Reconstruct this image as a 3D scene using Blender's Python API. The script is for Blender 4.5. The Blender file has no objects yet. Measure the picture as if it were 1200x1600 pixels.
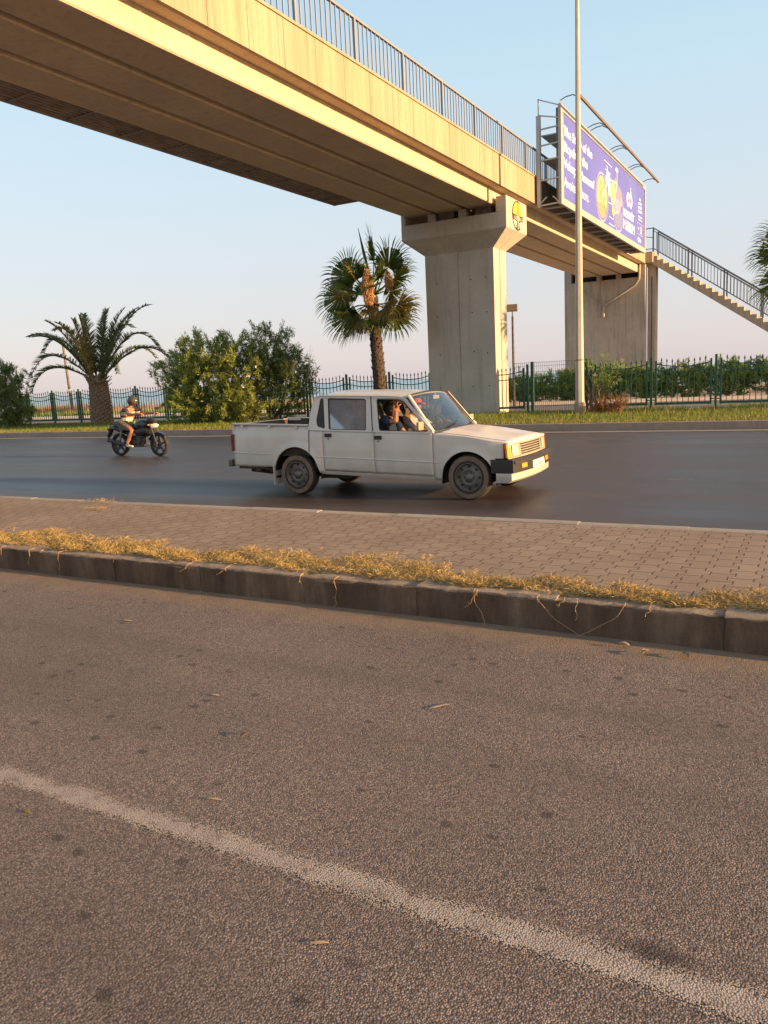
import bpy, bmesh, math, random
import numpy as np
from mathutils import Vector, Matrix, Quaternion
R = math.radians
random.seed(7); rng = np.random.default_rng(11)
scene = bpy.context.scene
COL = scene.collection

# ------------------------------------------------------------------ camera
CAM_H = 1.65
ROLL, PITCH, AZ = R(2.8), math.atan(205 / 1223), R(29.3)
fwv = Vector((-math.sin(AZ) * math.cos(PITCH), math.cos(AZ) * math.cos(PITCH), -math.sin(PITCH)))
rv = Vector((math.cos(AZ), math.sin(AZ), 0)); uv = rv.cross(fwv)
cx = rv * math.cos(ROLL) - uv * math.sin(ROLL)
cy = rv * math.sin(ROLL) + uv * math.cos(ROLL)
cam = bpy.data.objects.new('camera', bpy.data.cameras.new('camera'))
COL.objects.link(cam)
cam.matrix_world = Matrix(((cx.x, cy.x, -fwv.x, 0), (cx.y, cy.y, -fwv.y, 0), (cx.z, cy.z, -fwv.z, CAM_H), (0, 0, 0, 1)))
cam.data.sensor_fit = 'HORIZONTAL'; cam.data.sensor_width = 36; cam.data.lens = 36 * 1223 / 1200
cam.data.clip_end = 60000; cam.data.clip_start = 0.05
scene.camera = cam

# ------------------------------------------------------------------ light
SUN_EL, SUN_AZ = R(9.5), R(4.5)          # azimuth measured from +X towards +Y
sdir = Vector((math.cos(SUN_EL) * math.cos(SUN_AZ), math.cos(SUN_EL) * math.sin(SUN_AZ), math.sin(SUN_EL)))
sl = bpy.data.lights.new('sun', 'SUN'); sl.energy = 5.0; sl.angle = R(0.5); sl.color = (1.0, 0.59, 0.27)
so = bpy.data.objects.new('sun', sl); COL.objects.link(so)
so.rotation_euler = sdir.to_track_quat('Z', 'Y').to_euler()
world = bpy.data.worlds.new('World'); scene.world = world; world.use_nodes = True
wn, wl = world.node_tree.nodes, world.node_tree.links
bg = wn['Background']
sky = wn.new('ShaderNodeTexSky'); sky.sky_type = 'NISHITA'; sky.sun_disc = False
sky.sun_elevation = SUN_EL; sky.sun_rotation = R(90) - SUN_AZ
sky.air_density = 1.0; sky.dust_density = 1.2; sky.ozone_density = 1.0
# evening sky seen away from the sun: rose-lavender at the horizon rising to pale blue, over the Nishita sky
tc = wn.new('ShaderNodeTexCoord'); sx = wn.new('ShaderNodeSeparateXYZ'); wl.new(tc.outputs['Generated'], sx.inputs[0])
cr = wn.new('ShaderNodeValToRGB'); wl.new(sx.outputs['Z'], cr.inputs['Fac'])
stops = [(0.0, (.64, .56, .59)), (.05, (.63, .58, .61)), (.17, (.60, .65, .70)), (.32, (.52, .68, .78)), (.55, (.36, .57, .74)), (1.0, (.22, .38, .58))]
e = cr.color_ramp.elements
while len(e) < len(stops): e.new(.5)
for el, (p, c) in zip(e, stops): el.position = p; el.color = (*c, 1)
dot = wn.new('ShaderNodeVectorMath'); dot.operation = 'DOT_PRODUCT'; wl.new(tc.outputs['Generated'], dot.inputs[0]); dot.inputs[1].default_value = sdir
gl = wn.new('ShaderNodeMapRange'); gl.inputs['From Min'].default_value = .3; gl.inputs['From Max'].default_value = 1; wl.new(dot.outputs['Value'], gl.inputs['Value'])
mw = wn.new('ShaderNodeMix'); mw.data_type = 'RGBA'; wl.new(gl.outputs[0], mw.inputs[0]); wl.new(cr.outputs['Color'], mw.inputs[6]); mw.inputs[7].default_value = (1.1, .78, .5, 1)
mg = wn.new('ShaderNodeVectorMath'); mg.operation = 'SCALE'; wl.new(mw.outputs[2], mg.inputs[0]); mg.inputs['Scale'].default_value = 3.15
ad = wn.new('ShaderNodeMix'); ad.data_type = 'RGBA'; ad.inputs[0].default_value = .12; wl.new(mg.outputs[0], ad.inputs[6]); wl.new(sky.outputs['Color'], ad.inputs[7])
wl.new(ad.outputs[2], bg.inputs['Color'])
bg.inputs['Strength'].default_value = 0.15
scene.view_settings.view_transform = 'Standard'; scene.view_settings.look = 'None'
scene.view_settings.gamma = 1; scene.view_settings.exposure = 1.3

# ------------------------------------------------------------------ materials
MATS = {}
def new_mat(name):
    m = bpy.data.materials.new(name); m.use_nodes = True
    nt = m.node_tree; MATS[name] = m
    return m, nt, nt.nodes['Principled BSDF']
def N(nt, t, **k):
    n = nt.nodes.new(t)
    for a, b in k.items():
        if a in n.inputs: n.inputs[a].default_value = b
        else: setattr(n, a, b)
    return n
def coords(nt, scale=(1, 1, 1)):
    tc = N(nt, 'ShaderNodeNewGeometry'); mp = N(nt, 'ShaderNodeMapping'); mp.inputs['Scale'].default_value = scale
    nt.links.new(tc.outputs['Position'], mp.inputs['Vector']); return mp.outputs['Vector']
def ocoords(nt, scale=(1, 1, 1)):
    tc = N(nt, 'ShaderNodeTexCoord'); mp = N(nt, 'ShaderNodeMapping'); mp.inputs['Scale'].default_value = scale
    nt.links.new(tc.outputs['Object'], mp.inputs['Vector']); return mp.outputs['Vector']
def noise(nt, vec, scale, detail=4, rough=.6):
    n = N(nt, 'ShaderNodeTexNoise', Scale=scale, Detail=detail, Roughness=rough); nt.links.new(vec, n.inputs['Vector']); return n.outputs['Fac']
def ramp(nt, fac, stops):
    r = N(nt, 'ShaderNodeValToRGB'); e = r.color_ramp.elements
    while len(e) < len(stops): e.new(0.5)
    for el, (p, c) in zip(e, stops): el.position = p; el.color = (*c, 1) if len(c) == 3 else c
    nt.links.new(fac, r.inputs['Fac']); return r.outputs['Color']
def mix(nt, fac, a, b, mode='MIX'):
    m = N(nt, 'ShaderNodeMix', data_type='RGBA', blend_type=mode)
    for s, i in ((fac, 0), (a, 6), (b, 7)):
        if isinstance(s, (int, float)): m.inputs[i].default_value = s
        elif isinstance(s, tuple): m.inputs[i].default_value = (*s, 1) if len(s) == 3 else s
        else: nt.links.new(s, m.inputs[i])
    return m.outputs[2]
def math_(nt, op, a, b=0.0, c=0.0):
    m = N(nt, 'ShaderNodeMath', operation=op)
    for i, s in enumerate((a, b, c)):
        if isinstance(s, (int, float)): m.inputs[i].default_value = s
        else: nt.links.new(s, m.inputs[i])
    return m.outputs[0]
def bump(nt, b, h, strength=.5, dist=.01):
    n = N(nt, 'ShaderNodeBump', Strength=strength, Distance=dist); nt.links.new(h, n.inputs['Height']); nt.links.new(n.outputs[0], b.inputs['Normal']); return n
g3 = lambda v: (v, v, v)

KERB=1
def plain(name, col, rough=.5, metal=0.0, var=.12, nscale=6, bmp=0.0, bscale=40, spec=.5):
    m, nt, b = new_mat(name)
    v = ocoords(nt); f = noise(nt, v, nscale, 5)
    c = ramp(nt, f, [(.3, tuple(x * (1 - var) for x in col)), (.7, tuple(min(1, x * (1 + var)) for x in col))])
    nt.links.new(c, b.inputs['Base Color']); b.inputs['Metallic'].default_value = metal
    r = ramp(nt, noise(nt, v, nscale * 2.3), [(.3, g3(max(0, rough - .08))), (.7, g3(min(1, rough + .1)))])
    nt.links.new(r, b.inputs['Roughness']); b.inputs['Specular IOR Level'].default_value = spec
    if bmp: bump(nt, b, noise(nt, v, bscale, 6), bmp, .01)
    return m

def concrete(name, col, streak=.35, dirt=.3, fine=1.0, base_dirt=None, seams=None):
    m, nt, b = new_mat(name)
    v = coords(nt); vs = coords(nt, (1, 1, .07))
    n1 = noise(nt, v, .7, 6, .65); n2 = noise(nt, v, 9, 8, .7); st = noise(nt, vs, 5.5, 6, .7)
    c = ramp(nt, n1, [(.25, tuple(x * .82 for x in col)), (.75, tuple(x * 1.1 for x in col))])
    c = mix(nt, math_(nt, 'MULTIPLY', ramp(nt, st, [(.5, g3(0)), (.72, g3(1))]), streak), c, tuple(x * .42 for x in col))
    c = mix(nt, math_(nt, 'MULTIPLY', ramp(nt, n2, [(.45, g3(0)), (.75, g3(1))]), dirt), c, tuple(x * .6 for x in col))
    pit = N(nt, 'ShaderNodeTexVoronoi', Scale=4.0); nt.links.new(v, pit.inputs['Vector'])
    c = mix(nt, ramp(nt, pit.outputs['Distance'], [(.02, g3(.75)), (.05, g3(0))]), c, tuple(x * .3 for x in col))
    nt.links.new(c, b.inputs['Base Color']); b.inputs['Roughness'].default_value = .9
    b.inputs['Specular IOR Level'].default_value = .25
    h = math_(nt, 'ADD', noise(nt, v, 60, 6, .7), math_(nt, 'MULTIPLY', n2, 1.5))
    bump(nt, b, h, .35 * fine, .008)
    return m

concrete('pier_concrete', (.47, .44, .385), .38, .32)
concrete('girder_concrete', (.60, .49, .36), .4, .3)
def fascia_mat():
    m, nt, b = new_mat('fascia_concrete'); v = coords(nt)
    st = noise(nt, coords(nt, (1, 1, .035)), 7.5, 6, .75); st2 = noise(nt, coords(nt, (1, 1, .12)), 2.2, 5, .7); n2 = noise(nt, v, 11, 7, .7)
    sx = N(nt, 'ShaderNodeSeparateXYZ'); nt.links.new(v, sx.inputs[0])
    w = N(nt, 'ShaderNodeTexWhiteNoise', noise_dimensions='1D'); nt.links.new(math_(nt, 'FLOOR', math_(nt, 'DIVIDE', math_(nt, 'ADD', sx.outputs['Y'], 16.0), 1.16)), w.inputs['W'])
    c = ramp(nt, w.outputs['Value'], [(0, (.33, .275, .20)), (1, (.41, .35, .265))])
    c = mix(nt, ramp(nt, st, [(.44, g3(0)), (.68, g3(.6))]), c, (.19, .13, .075))
    c = mix(nt, ramp(nt, st2, [(.45, g3(0)), (.7, g3(.55))]), c, (.46, .38, .26))
    c = mix(nt, ramp(nt, n2, [(.45, g3(0)), (.75, g3(.3))]), c, (.25, .20, .14))
    nt.links.new(c, b.inputs['Base Color']); b.inputs['Roughness'].default_value = .9; b.inputs['Specular IOR Level'].default_value = .25
    bump(nt, b, noise(nt, v, 60, 6, .7), .35, .008)
fascia_mat()
concrete('old_pier_concrete', (.48, .43, .36), .85, .4)
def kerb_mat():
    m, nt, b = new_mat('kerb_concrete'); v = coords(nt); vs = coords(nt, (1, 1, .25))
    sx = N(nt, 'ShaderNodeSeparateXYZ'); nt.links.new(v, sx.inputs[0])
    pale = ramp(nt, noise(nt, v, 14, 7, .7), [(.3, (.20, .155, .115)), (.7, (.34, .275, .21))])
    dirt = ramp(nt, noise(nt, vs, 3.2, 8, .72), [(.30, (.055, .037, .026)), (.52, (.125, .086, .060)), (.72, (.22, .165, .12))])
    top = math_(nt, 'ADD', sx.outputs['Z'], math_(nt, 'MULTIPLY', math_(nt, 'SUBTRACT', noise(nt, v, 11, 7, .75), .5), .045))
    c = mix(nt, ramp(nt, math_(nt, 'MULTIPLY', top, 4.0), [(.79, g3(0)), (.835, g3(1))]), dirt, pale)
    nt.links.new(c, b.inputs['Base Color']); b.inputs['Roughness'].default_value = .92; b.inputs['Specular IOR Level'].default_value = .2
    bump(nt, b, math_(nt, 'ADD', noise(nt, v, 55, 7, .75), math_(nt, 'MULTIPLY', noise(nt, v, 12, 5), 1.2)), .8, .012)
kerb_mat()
concrete('far_kerb_concrete', (.30, .24, .20), .3, .5)
concrete('gutter_concrete', (.34, .28, .22), .0, .5)
concrete('kerb_edge', (.36, .31, .25), .0, .5)
plain('galvanised', (.40, .41, .42), .5, .35, .12, 4)
plain('lamp_paint', (.39, .37, .32), .55, .1, .15, 2)
plain('rail_paint', (.25, .26, .29), .45, .1, .08, 3)
plain('stair_rail_paint', (.16, .165, .175), .5, .1, .08, 3)
plain('fence_green', (.018, .085, .05), .42, 0, .3, 3)
plain('fence_mesh_green', (.02, .07, .045), .5, 0, .2, 3)
plain('board_frame', (.38, .37, .35), .5, .1, .1, 2)
plain('board_steel', (.42, .42, .41), .55, .2, .1, 2)
plain('dark_mesh', (.10, .085, .075), .7, .1, .3, 3)
plain('mesh_grey', (.30, .255, .24), .75, .1, .3, 3)
plain('board_back', (.13, .13, .14), .6, .1, .2, 2)
plain('white_paint', (.80, .77, .70), .6, 0, .05, 4)
plain('bark', (.070, .052, .042), .95, 0, .4, 14, .8, 40)
plain('litter', (.34, .27, .20), .9, 0, .2, 20)
plain('bark_light', (.24, .17, .12), .95, 0, .45, 18, .8, 40)
plain('twig', (.14, .10, .065), .9, 0, .3, 10)

# foliage: colour differs from leaf to leaf
def leaf_mat(name, dark, light, rough=.5, trans=.25, third=None):
    m, nt, b = new_mat(name)
    g = N(nt, 'ShaderNodeNewGeometry')
    stops = [(.0, dark), (.75, light)]
    if third: stops.append((1.0, third))
    c = ramp(nt, g.outputs['Random Per Island'], stops)
    f = noise(nt, coords(nt), 1.6, 3)
    c = mix(nt, ramp(nt, f, [(.35, g3(0)), (.7, g3(.55))]), c, light)
    nt.links.new(c, b.inputs['Base Color']); b.inputs['Roughness'].default_value = rough
    b.inputs['Specular IOR Level'].default_value = .3
    t = N(nt, 'ShaderNodeBsdfTranslucent'); nt.links.new(c, t.inputs['Color'])
    mx = N(nt, 'ShaderNodeMixShader'); mx.inputs[0].default_value = trans
    nt.links.new(b.outputs[0], mx.inputs[1]); nt.links.new(t.outputs[0], mx.inputs[2])
    nt.links.new(mx.outputs[0], nt.nodes['Material Output'].inputs['Surface'])
    return m
leaf_mat('oleander_leaf', (.11, .17, .035), (.30, .36, .08), .5, .35, (.30, .22, .07))
leaf_mat('oleander_dark', (.06, .10, .035), (.18, .23, .065), .45, .35)
leaf_mat('hedge_leaf', (.08, .15, .035), (.22, .32, .08), .5, .25)
leaf_mat('palm_leaf', (.06, .11, .03), (.16, .21, .045), .4, .42, (.32, .28, .06))
leaf_mat('palm_dry', (.16, .08, .03), (.34, .20, .07), .7, .25)
leaf_mat('palm_gold', (.14, .13, .03), (.28, .22, .06), .6, .25)
leaf_mat('date_leaf', (.05, .085, .04), (.14, .16, .07), .5, .2)
leaf_mat('date_dry', (.16, .13, .05), (.28, .22, .08), .6, .2)
leaf_mat('fruit', (.36, .19, .08), (.55, .34, .17), .8, .15)
leaf_mat('petal_white', (.75, .72, .66), (.85, .82, .78), .7, .3)
leaf_mat('petal_pink', (.65, .30, .25), (.75, .42, .34), .7, .3)
leaf_mat('verge_grass', (.08, .14, .022), (.20, .26, .045), .6, .35, (.30, .25, .08))
leaf_mat('verge_yellow', (.24, .19, .06), (.40, .30, .09), .7, .3)
leaf_mat('straw', (.10, .065, .022), (.42, .31, .12), .75, .12, (.62, .48, .22))
leaf_mat('runner', (.30, .20, .10), (.46, .33, .19), .8, .1)
leaf_mat('dune_plant', (.20, .13, .07), (.34, .23, .13), .8, .25)
leaf_mat('sapling_leaf', (.12, .18, .03), (.22, .28, .05), .6, .4)
leaf_mat('dry_shrub_leaf', (.12, .05, .025), (.26, .13, .05), .7, .25, (.10, .11, .04))

# ------------------------------------------------------------------ ground materials
def asphalt_near():
    m, nt, b = new_mat('asphalt_coarse')
    v = coords(nt)
    vo = N(nt, 'ShaderNodeTexVoronoi', Scale=150.0); nt.links.new(v, vo.inputs['Vector'])
    big = noise(nt, v, .55, 5, .6); mid = noise(nt, v, 5, 5, .65)
    fine = noise(nt, v, 210, 2, .6)
    stone = ramp(nt, vo.outputs['Color'], [(.1, (.105, .080, .074)), (.5, (.205, .157, .140)), (.93, (.43, .345, .30))])
    c = mix(nt, ramp(nt, vo.outputs['Distance'], [(.35, g3(0)), (.75, g3(.7))]), stone, (.05, .04, .037))
    c = mix(nt, ramp(nt, big, [(.35, g3(0)), (.7, g3(.35))]), c, (.045, .037, .031))
    c = mix(nt, ramp(nt, mid, [(.5, g3(0)), (.8, g3(.30))]), c, (.21, .17, .135))
    trk = noise(nt, coords(nt, (.05, 1, 1)), 1.3, 4, .6)
    c = mix(nt, ramp(nt, trk, [(.42, g3(0)), (.62, g3(.28))]), c, (.07, .055, .047))
    s2 = N(nt, 'ShaderNodeTexVoronoi', Scale=8.5); nt.links.new(coords(nt, (.75, 1, 1)), s2.inputs['Vector'])
    pick = ramp(nt, s2.outputs['Color'], [(.34, g3(0)), (.38, g3(1))])
    sz = N(nt, 'ShaderNodeSeparateColor'); nt.links.new(s2.outputs['Color'], sz.inputs[0])
    w2 = math_(nt, 'ADD', math_(nt, 'ADD', s2.outputs['Distance'], math_(nt, 'MULTIPLY', sz.outputs[2], .17)), math_(nt, 'MULTIPLY', math_(nt, 'SUBTRACT', noise(nt, v, 26, 5, .7), .5), .30))
    c = mix(nt, math_(nt, 'MULTIPLY', pick, ramp(nt, w2, [(.15, g3(.6)), (.21, g3(0))])), c, (.022, .018, .017))
    pv = N(nt, 'ShaderNodeVectorMath', operation='SUBTRACT'); nt.links.new(v, pv.inputs[0]); pv.inputs[1].default_value = (-.345, 2.085, 0)
    ps = N(nt, 'ShaderNodeVectorMath', operation='MULTIPLY'); nt.links.new(pv.outputs[0], ps.inputs[0]); ps.inputs[1].default_value = (1, 2.4, 1)
    pl_ = N(nt, 'ShaderNodeVectorMath', operation='LENGTH'); nt.links.new(ps.outputs[0], pl_.inputs[0])
    c = mix(nt, ramp(nt, math_(nt, 'ADD', pl_.outputs['Value'], math_(nt, 'MULTIPLY', noise(nt, v, 20, 5), .1)), [(.10, g3(.72)), (.20, g3(0))]), c, (.022, .018, .016))
    # oil and gum spots
    sp = N(nt, 'ShaderNodeTexVoronoi', Scale=1.6); nt.links.new(v, sp.inputs['Vector'])
    wob = math_(nt, 'ADD', sp.outputs['Distance'], math_(nt, 'MULTIPLY', noise(nt, v, 22, 3), .09))
    c = mix(nt, ramp(nt, wob, [(.07, g3(.75)), (.105, g3(0))]), c, (.018, .016, .015))
    # sand gathered along the foot of the kerb (kerb face stands at y = 4.75)
    sx = N(nt, 'ShaderNodeSeparateXYZ'); nt.links.new(v, sx.inputs[0])
    edge = math_(nt, 'ADD', sx.outputs['Y'], math_(nt, 'MULTIPLY', math_(nt, 'SUBTRACT', noise(nt, v, 3.5, 5), .5), .7))
    c = mix(nt, ramp(nt, math_(nt, 'SUBTRACT', edge, 4.0), [(.30, g3(0)), (.72, g3(.7))]), c, (.27, .205, .135))
    nt.links.new(c, b.inputs['Base Color']); b.inputs['Roughness'].default_value = .72
    b.inputs['Specular IOR Level'].default_value = .4
    h = math_(nt, 'ADD', math_(nt, 'MULTIPLY', vo.outputs['Distance'], -1.0), math_(nt, 'MULTIPLY', fine, .4))
    bump(nt, b, h, .85, .007)
    return m
asphalt_near()
def worn_line():
    m, nt, b = new_mat('worn_line_paint')
    v = coords(nt)
    vo = N(nt, 'ShaderNodeTexVoronoi', Scale=150.0); nt.links.new(v, vo.inputs['Vector'])
    n = noise(nt, v, 45, 7, .8); n2 = noise(nt, v, 4, 3)
    paint = ramp(nt, noise(nt, v, 9, 6), [(.3, (.29, .24, .21)), (.7, (.42, .36, .31))])
    c = mix(nt, ramp(nt, vo.outputs['Distance'], [(.4, g3(0)), (.75, g3(.55))]), paint, (.09, .07, .055))
    c = mix(nt, ramp(nt, noise(nt, v, 16, 5, .7), [(.55, g3(0)), (.65, g3(.7))]), c, (.12, .092, .08))
    nt.links.new(c, b.inputs['Base Color']); b.inputs['Roughness'].default_value = .8
    sx = N(nt, 'ShaderNodeSeparateXYZ'); nt.links.new(v, sx.inputs[0])
    # ragged: the paint is gone where the noise is low and towards the edges
    d = math_(nt, 'ABSOLUTE', math_(nt, 'SUBTRACT', sx.outputs['Y'], LINE_Y))
    k = math_(nt, 'ADD', math_(nt, 'MULTIPLY', d, 4.8), math_(nt, 'MULTIPLY', math_(nt, 'SUBTRACT', 1.0, n), .6))
    k = math_(nt, 'ADD', k, math_(nt, 'ADD', math_(nt, 'MULTIPLY', n2, .35), math_(nt, 'MULTIPLY', vo.outputs['Distance'], .40)))
    a = ramp(nt, k, [(.90, g3(.97)), (.97, g3(0))])
    tr = N(nt, 'ShaderNodeBsdfTransparent'); mx = N(nt, 'ShaderNodeMixShader')
    nt.links.new(a, mx.inputs[0]); nt.links.new(tr.outputs[0], mx.inputs[1]); nt.links.new(b.outputs[0], mx.inputs[2])
    nt.links.new(mx.outputs[0], nt.nodes['Material Output'].inputs['Surface'])
    h = math_(nt, 'MULTIPLY', vo.outputs['Distance'], -1.0); bump(nt, b, h, .7, .005)
LINE_Y = 1.99
worn_line()
def asphalt_far():
    m, nt, b = new_mat('asphalt_smooth')
    v = coords(nt); vs = coords(nt, (.03, 1, 1))
    tracks = noise(nt, vs, .9, 4, .5)
    c = ramp(nt, tracks, [(.3, (.040, .030, .029)), (.55, (.058, .043, .039)), (.8, (.085, .062, .054))])
    c = mix(nt, ramp(nt, noise(nt, v, 60, 3), [(.4, g3(0)), (.8, g3(.5))]), c, (.09, .08, .07))
    c = mix(nt, ramp(nt, noise(nt, v, .8, 5), [(.45, g3(0)), (.8, g3(.4))]), c, (.022, .020, .020))
    nt.links.new(c, b.inputs['Base Color'])
    r = ramp(nt, tracks, [(.3, g3(.42)), (.7, g3(.58))]); nt.links.new(r, b.inputs['Roughness'])
    b.inputs['Specular IOR Level'].default_value = .45
    bump(nt, b, noise(nt, v, 130, 4), .3, .004)
asphalt_far()
def faint_line():
    m, nt, b = new_mat('faint_line_paint')
    v = coords(nt); n = noise(nt, v, 7, 6, .8)
    b.inputs['Base Color'].default_value = (.42, .38, .33, 1); b.inputs['Roughness'].default_value = .7
    a = ramp(nt, n, [(.52, g3(0)), (.66, g3(.7))])
    tr = N(nt, 'ShaderNodeBsdfTransparent'); mx = N(nt, 'ShaderNodeMixShader')
    nt.links.new(a, mx.inputs[0]); nt.links.new(tr.outputs[0], mx.inputs[1]); nt.links.new(b.outputs[0], mx.inputs[2])
    nt.links.new(mx.outputs[0], nt.nodes['Material Output'].inputs['Surface'])
faint_line()
def paver():
    m, nt, b = new_mat('interlocking_pavers')
    v = coords(nt); sx = N(nt, 'ShaderNodeSeparateXYZ'); nt.links.new(v, sx.inputs[0])
    X, Y = sx.outputs['X'], sx.outputs['Y']
    P = .22                                    # length of a block along the street's cross direction
    # zig-zag the long joints: trapezoid wave of Y added to X
    tri = math_(nt, 'PINGPONG', math_(nt, 'ADD', Y, 100.0), P / 2)      # 0..P/2
    trap = math_(nt, 'MINIMUM', math_(nt, 'MAXIMUM', math_(nt, 'MULTIPLY', math_(nt, 'SUBTRACT', tri, P / 4), 2.2), -.022), .022)
    xw = math_(nt, 'ADD', X, trap)
    cb = N(nt, 'ShaderNodeCombineXYZ'); nt.links.new(Y, cb.inputs[0]); nt.links.new(xw, cb.inputs[1])
    br = N(nt, 'ShaderNodeTexBrick', offset=.5, **{'Scale': 1.0, 'Mortar Size': .0068, 'Mortar Smooth': .35, 'Brick Width': P, 'Row Height': .165, 'Bias': 0.0})
    br.inputs['Color1'].default_value = (.9, .9, .9, 1); br.inputs['Color2'].default_value = (.0, .0, .0, 1); br.inputs['Mortar'].default_value = (.5, .5, .5, 1)
    nt.links.new(cb.outputs[0], br.inputs['Vector'])
    base = ramp(nt, br.outputs['Color'], [(.0, (.25, .185, .135)), (1, (.32, .24, .175))])
    base = mix(nt, ramp(nt, noise(nt, v, 1.3, 6), [(.35, g3(0)), (.65, g3(.7))]), base, (.19, .14, .105))
    base = mix(nt, ramp(nt, noise(nt, v, 120, 3), [(.4, g3(0)), (.8, g3(.5))]), base, (.40, .31, .22))
    c = mix(nt, math_(nt, 'MULTIPLY', br.outputs['Fac'], .72), base, (.04, .028, .02))
    nt.links.new(c, b.inputs['Base Color']); b.inputs['Roughness'].default_value = .9
    b.inputs['Specular IOR Level'].default_value = .2
    h = math_(nt, 'ADD', math_(nt, 'MULTIPLY', br.outputs['Fac'], -1.0), math_(nt, 'MULTIPLY', noise(nt, v, 150, 3), .25))
    h = math_(nt, 'ADD', h, math_(nt, 'MULTIPLY', br.outputs['Color'], .35))
    bump(nt, b, h, .55, .008)
paver()
def soil(name, a, b_, s=3):
    m, nt, b = new_mat(name); v = coords(nt)
    c = ramp(nt, noise(nt, v, s, 8, .7), [(.3, a), (.7, b_)])
    nt.links.new(c, b.inputs['Base Color']); b.inputs['Roughness'].default_value = 1; b.inputs['Specular IOR Level'].default_value = .1
    bump(nt, b, noise(nt, v, 30, 6), .6, .02)
soil('verge_soil', (.09, .085, .03), (.17, .14, .06))
soil('sand', (.38, .28, .20), (.48, .37, .27), 1.2)
soil('path_grey', (.17, .16, .155), (.23, .215, .20), 2)
soil('promenade_tan', (.55, .42, .32), (.66, .53, .41), 2)
def water():
    m, nt, b = new_mat('sea_water'); v = coords(nt, (.4, 1, 1))
    b.inputs['Base Color'].default_value = (.25, .38, .44, 1); b.inputs['Roughness'].default_value = .35
    bump(nt, b, noise(nt, v, .8, 6), .5, .4)
water()
def paint_car():
    m, nt, b = new_mat('white_car_paint'); v = ocoords(nt)
    c = ramp(nt, noise(nt, v, 2.2, 5), [(.3, (.52, .505, .475)), (.7, (.62, .60, .565))])
    sx = N(nt, 'ShaderNodeSeparateXYZ'); nt.links.new(ocoords(nt), sx.inputs[0])
    # road dirt splashed along the sills
    low = math_(nt, 'ADD', sx.outputs['Z'], math_(nt, 'MULTIPLY', math_(nt, 'SUBTRACT', noise(nt, v, 6, 6), .5), .35))
    c = mix(nt, ramp(nt, low, [(.28, g3(.45)), (.55, g3(0))]), c, (.30, .26, .20))
    nt.links.new(c, b.inputs['Base Color']); b.inputs['Roughness'].default_value = .32
    b.inputs['Coat Weight'].default_value = .3; b.inputs['Coat Roughness'].default_value = .12
paint_car()
plain('black_plastic', (.022, .021, .021), .5, 0, .2, 8)
plain('tyre_rubber', (.028, .026, .024), .85, 0, .25, 8, .3, 60)
plain('tyre_dust', (.16, .12, .085), .95, 0, .25, 8)
plain('steel_rim', (.15, .14, .125), .5, .5, .2, 8)
plain('under_body', (.02, .018, .016), .8, 0, .3, 6)
plain('bed_liner', (.065, .048, .042), .8, 0, .35, 4)
plain('rust_steel', (.15, .12, .09), .8, .2, .4, 9)
plain('amber_lens', (.85, .28, .03), .2, 0, .05, 4)
plain('headlight_glass', (.62, .58, .50), .12, .2, .1, 8)
plain('grille_metal', (.42, .37, .29), .4, .3, .15, 8)
plain('red_lens', (.16, .02, .018), .25, 0, .1, 8)
plain('mirror_shell', (.32, .27, .15), .4, 0, .1, 8)
plain('plate_white', (.75, .73, .70), .5, 0, .05, 8)
plain('plate_ink', (.06, .06, .08), .5, 0, .05, 8)
plain('seat_cloth', (.12, .11, .12), .9, 0, .2, 8)
plain('skin', (.42, .20, .12), .55, 0, .08, 8)
plain('skin_rider', (.40, .17, .10), .5, 0, .08, 8)
plain('hair_black', (.012, .010, .009), .6, 0, .2, 30)
plain('shirt_navy', (.02, .035, .075), .9, 0, .2, 8)
plain('shirt_white', (.62, .58, .62), .9, 0, .1, 8)
plain('cap_red', (.62, .10, .05), .8, 0, .1, 8)
plain('trousers_dark', (.03, .03, .04), .9, 0, .2, 8)
plain('shorts_grey', (.17, .14, .11), .9, 0, .15, 8)
plain('shoe_white', (.6, .55, .48), .7, 0, .1, 8)
plain('helmet_grey', (.055, .055, .06), .3, .1, .15, 8)
plain('visor', (.10, .05, .03), .12, 0, .1, 4)
plain('moto_black', (.015, .015, .017), .3, .1, .2, 8)
plain('moto_tank', (.025, .035, .06), .22, .2, .15, 6)
plain('moto_metal', (.32, .30, .27), .35, .7, .15, 8)
plain('moto_dark_metal', (.07, .065, .06), .45, .5, .2, 8)
def striped():
    m, nt, b = new_mat('striped_shirt'); sx = N(nt, 'ShaderNodeSeparateXYZ'); nt.links.new(ocoords(nt), sx.inputs[0])
    z = math_(nt, 'ADD', math_(nt, 'DIVIDE', math_(nt, 'SUBTRACT', sx.outputs['Z'], .8), .6), math_(nt, 'MULTIPLY', math_(nt, 'SUBTRACT', noise(nt, ocoords(nt), 5), .5), .03))
    navy, wht, rst = (.04, .03, .05), (.70, .62, .48), (.26, .09, .045)
    r = ramp(nt, z, [(.0, navy), (.20, navy), (.21, wht), (.36, wht), (.37, rst), (.42, rst), (.43, navy), (.47, navy), (.48, wht), (.60, wht), (.61, navy)])
    nt.links.new(r, b.inputs['Base Color']); b.inputs['Roughness'].default_value = .9
striped()
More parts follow.
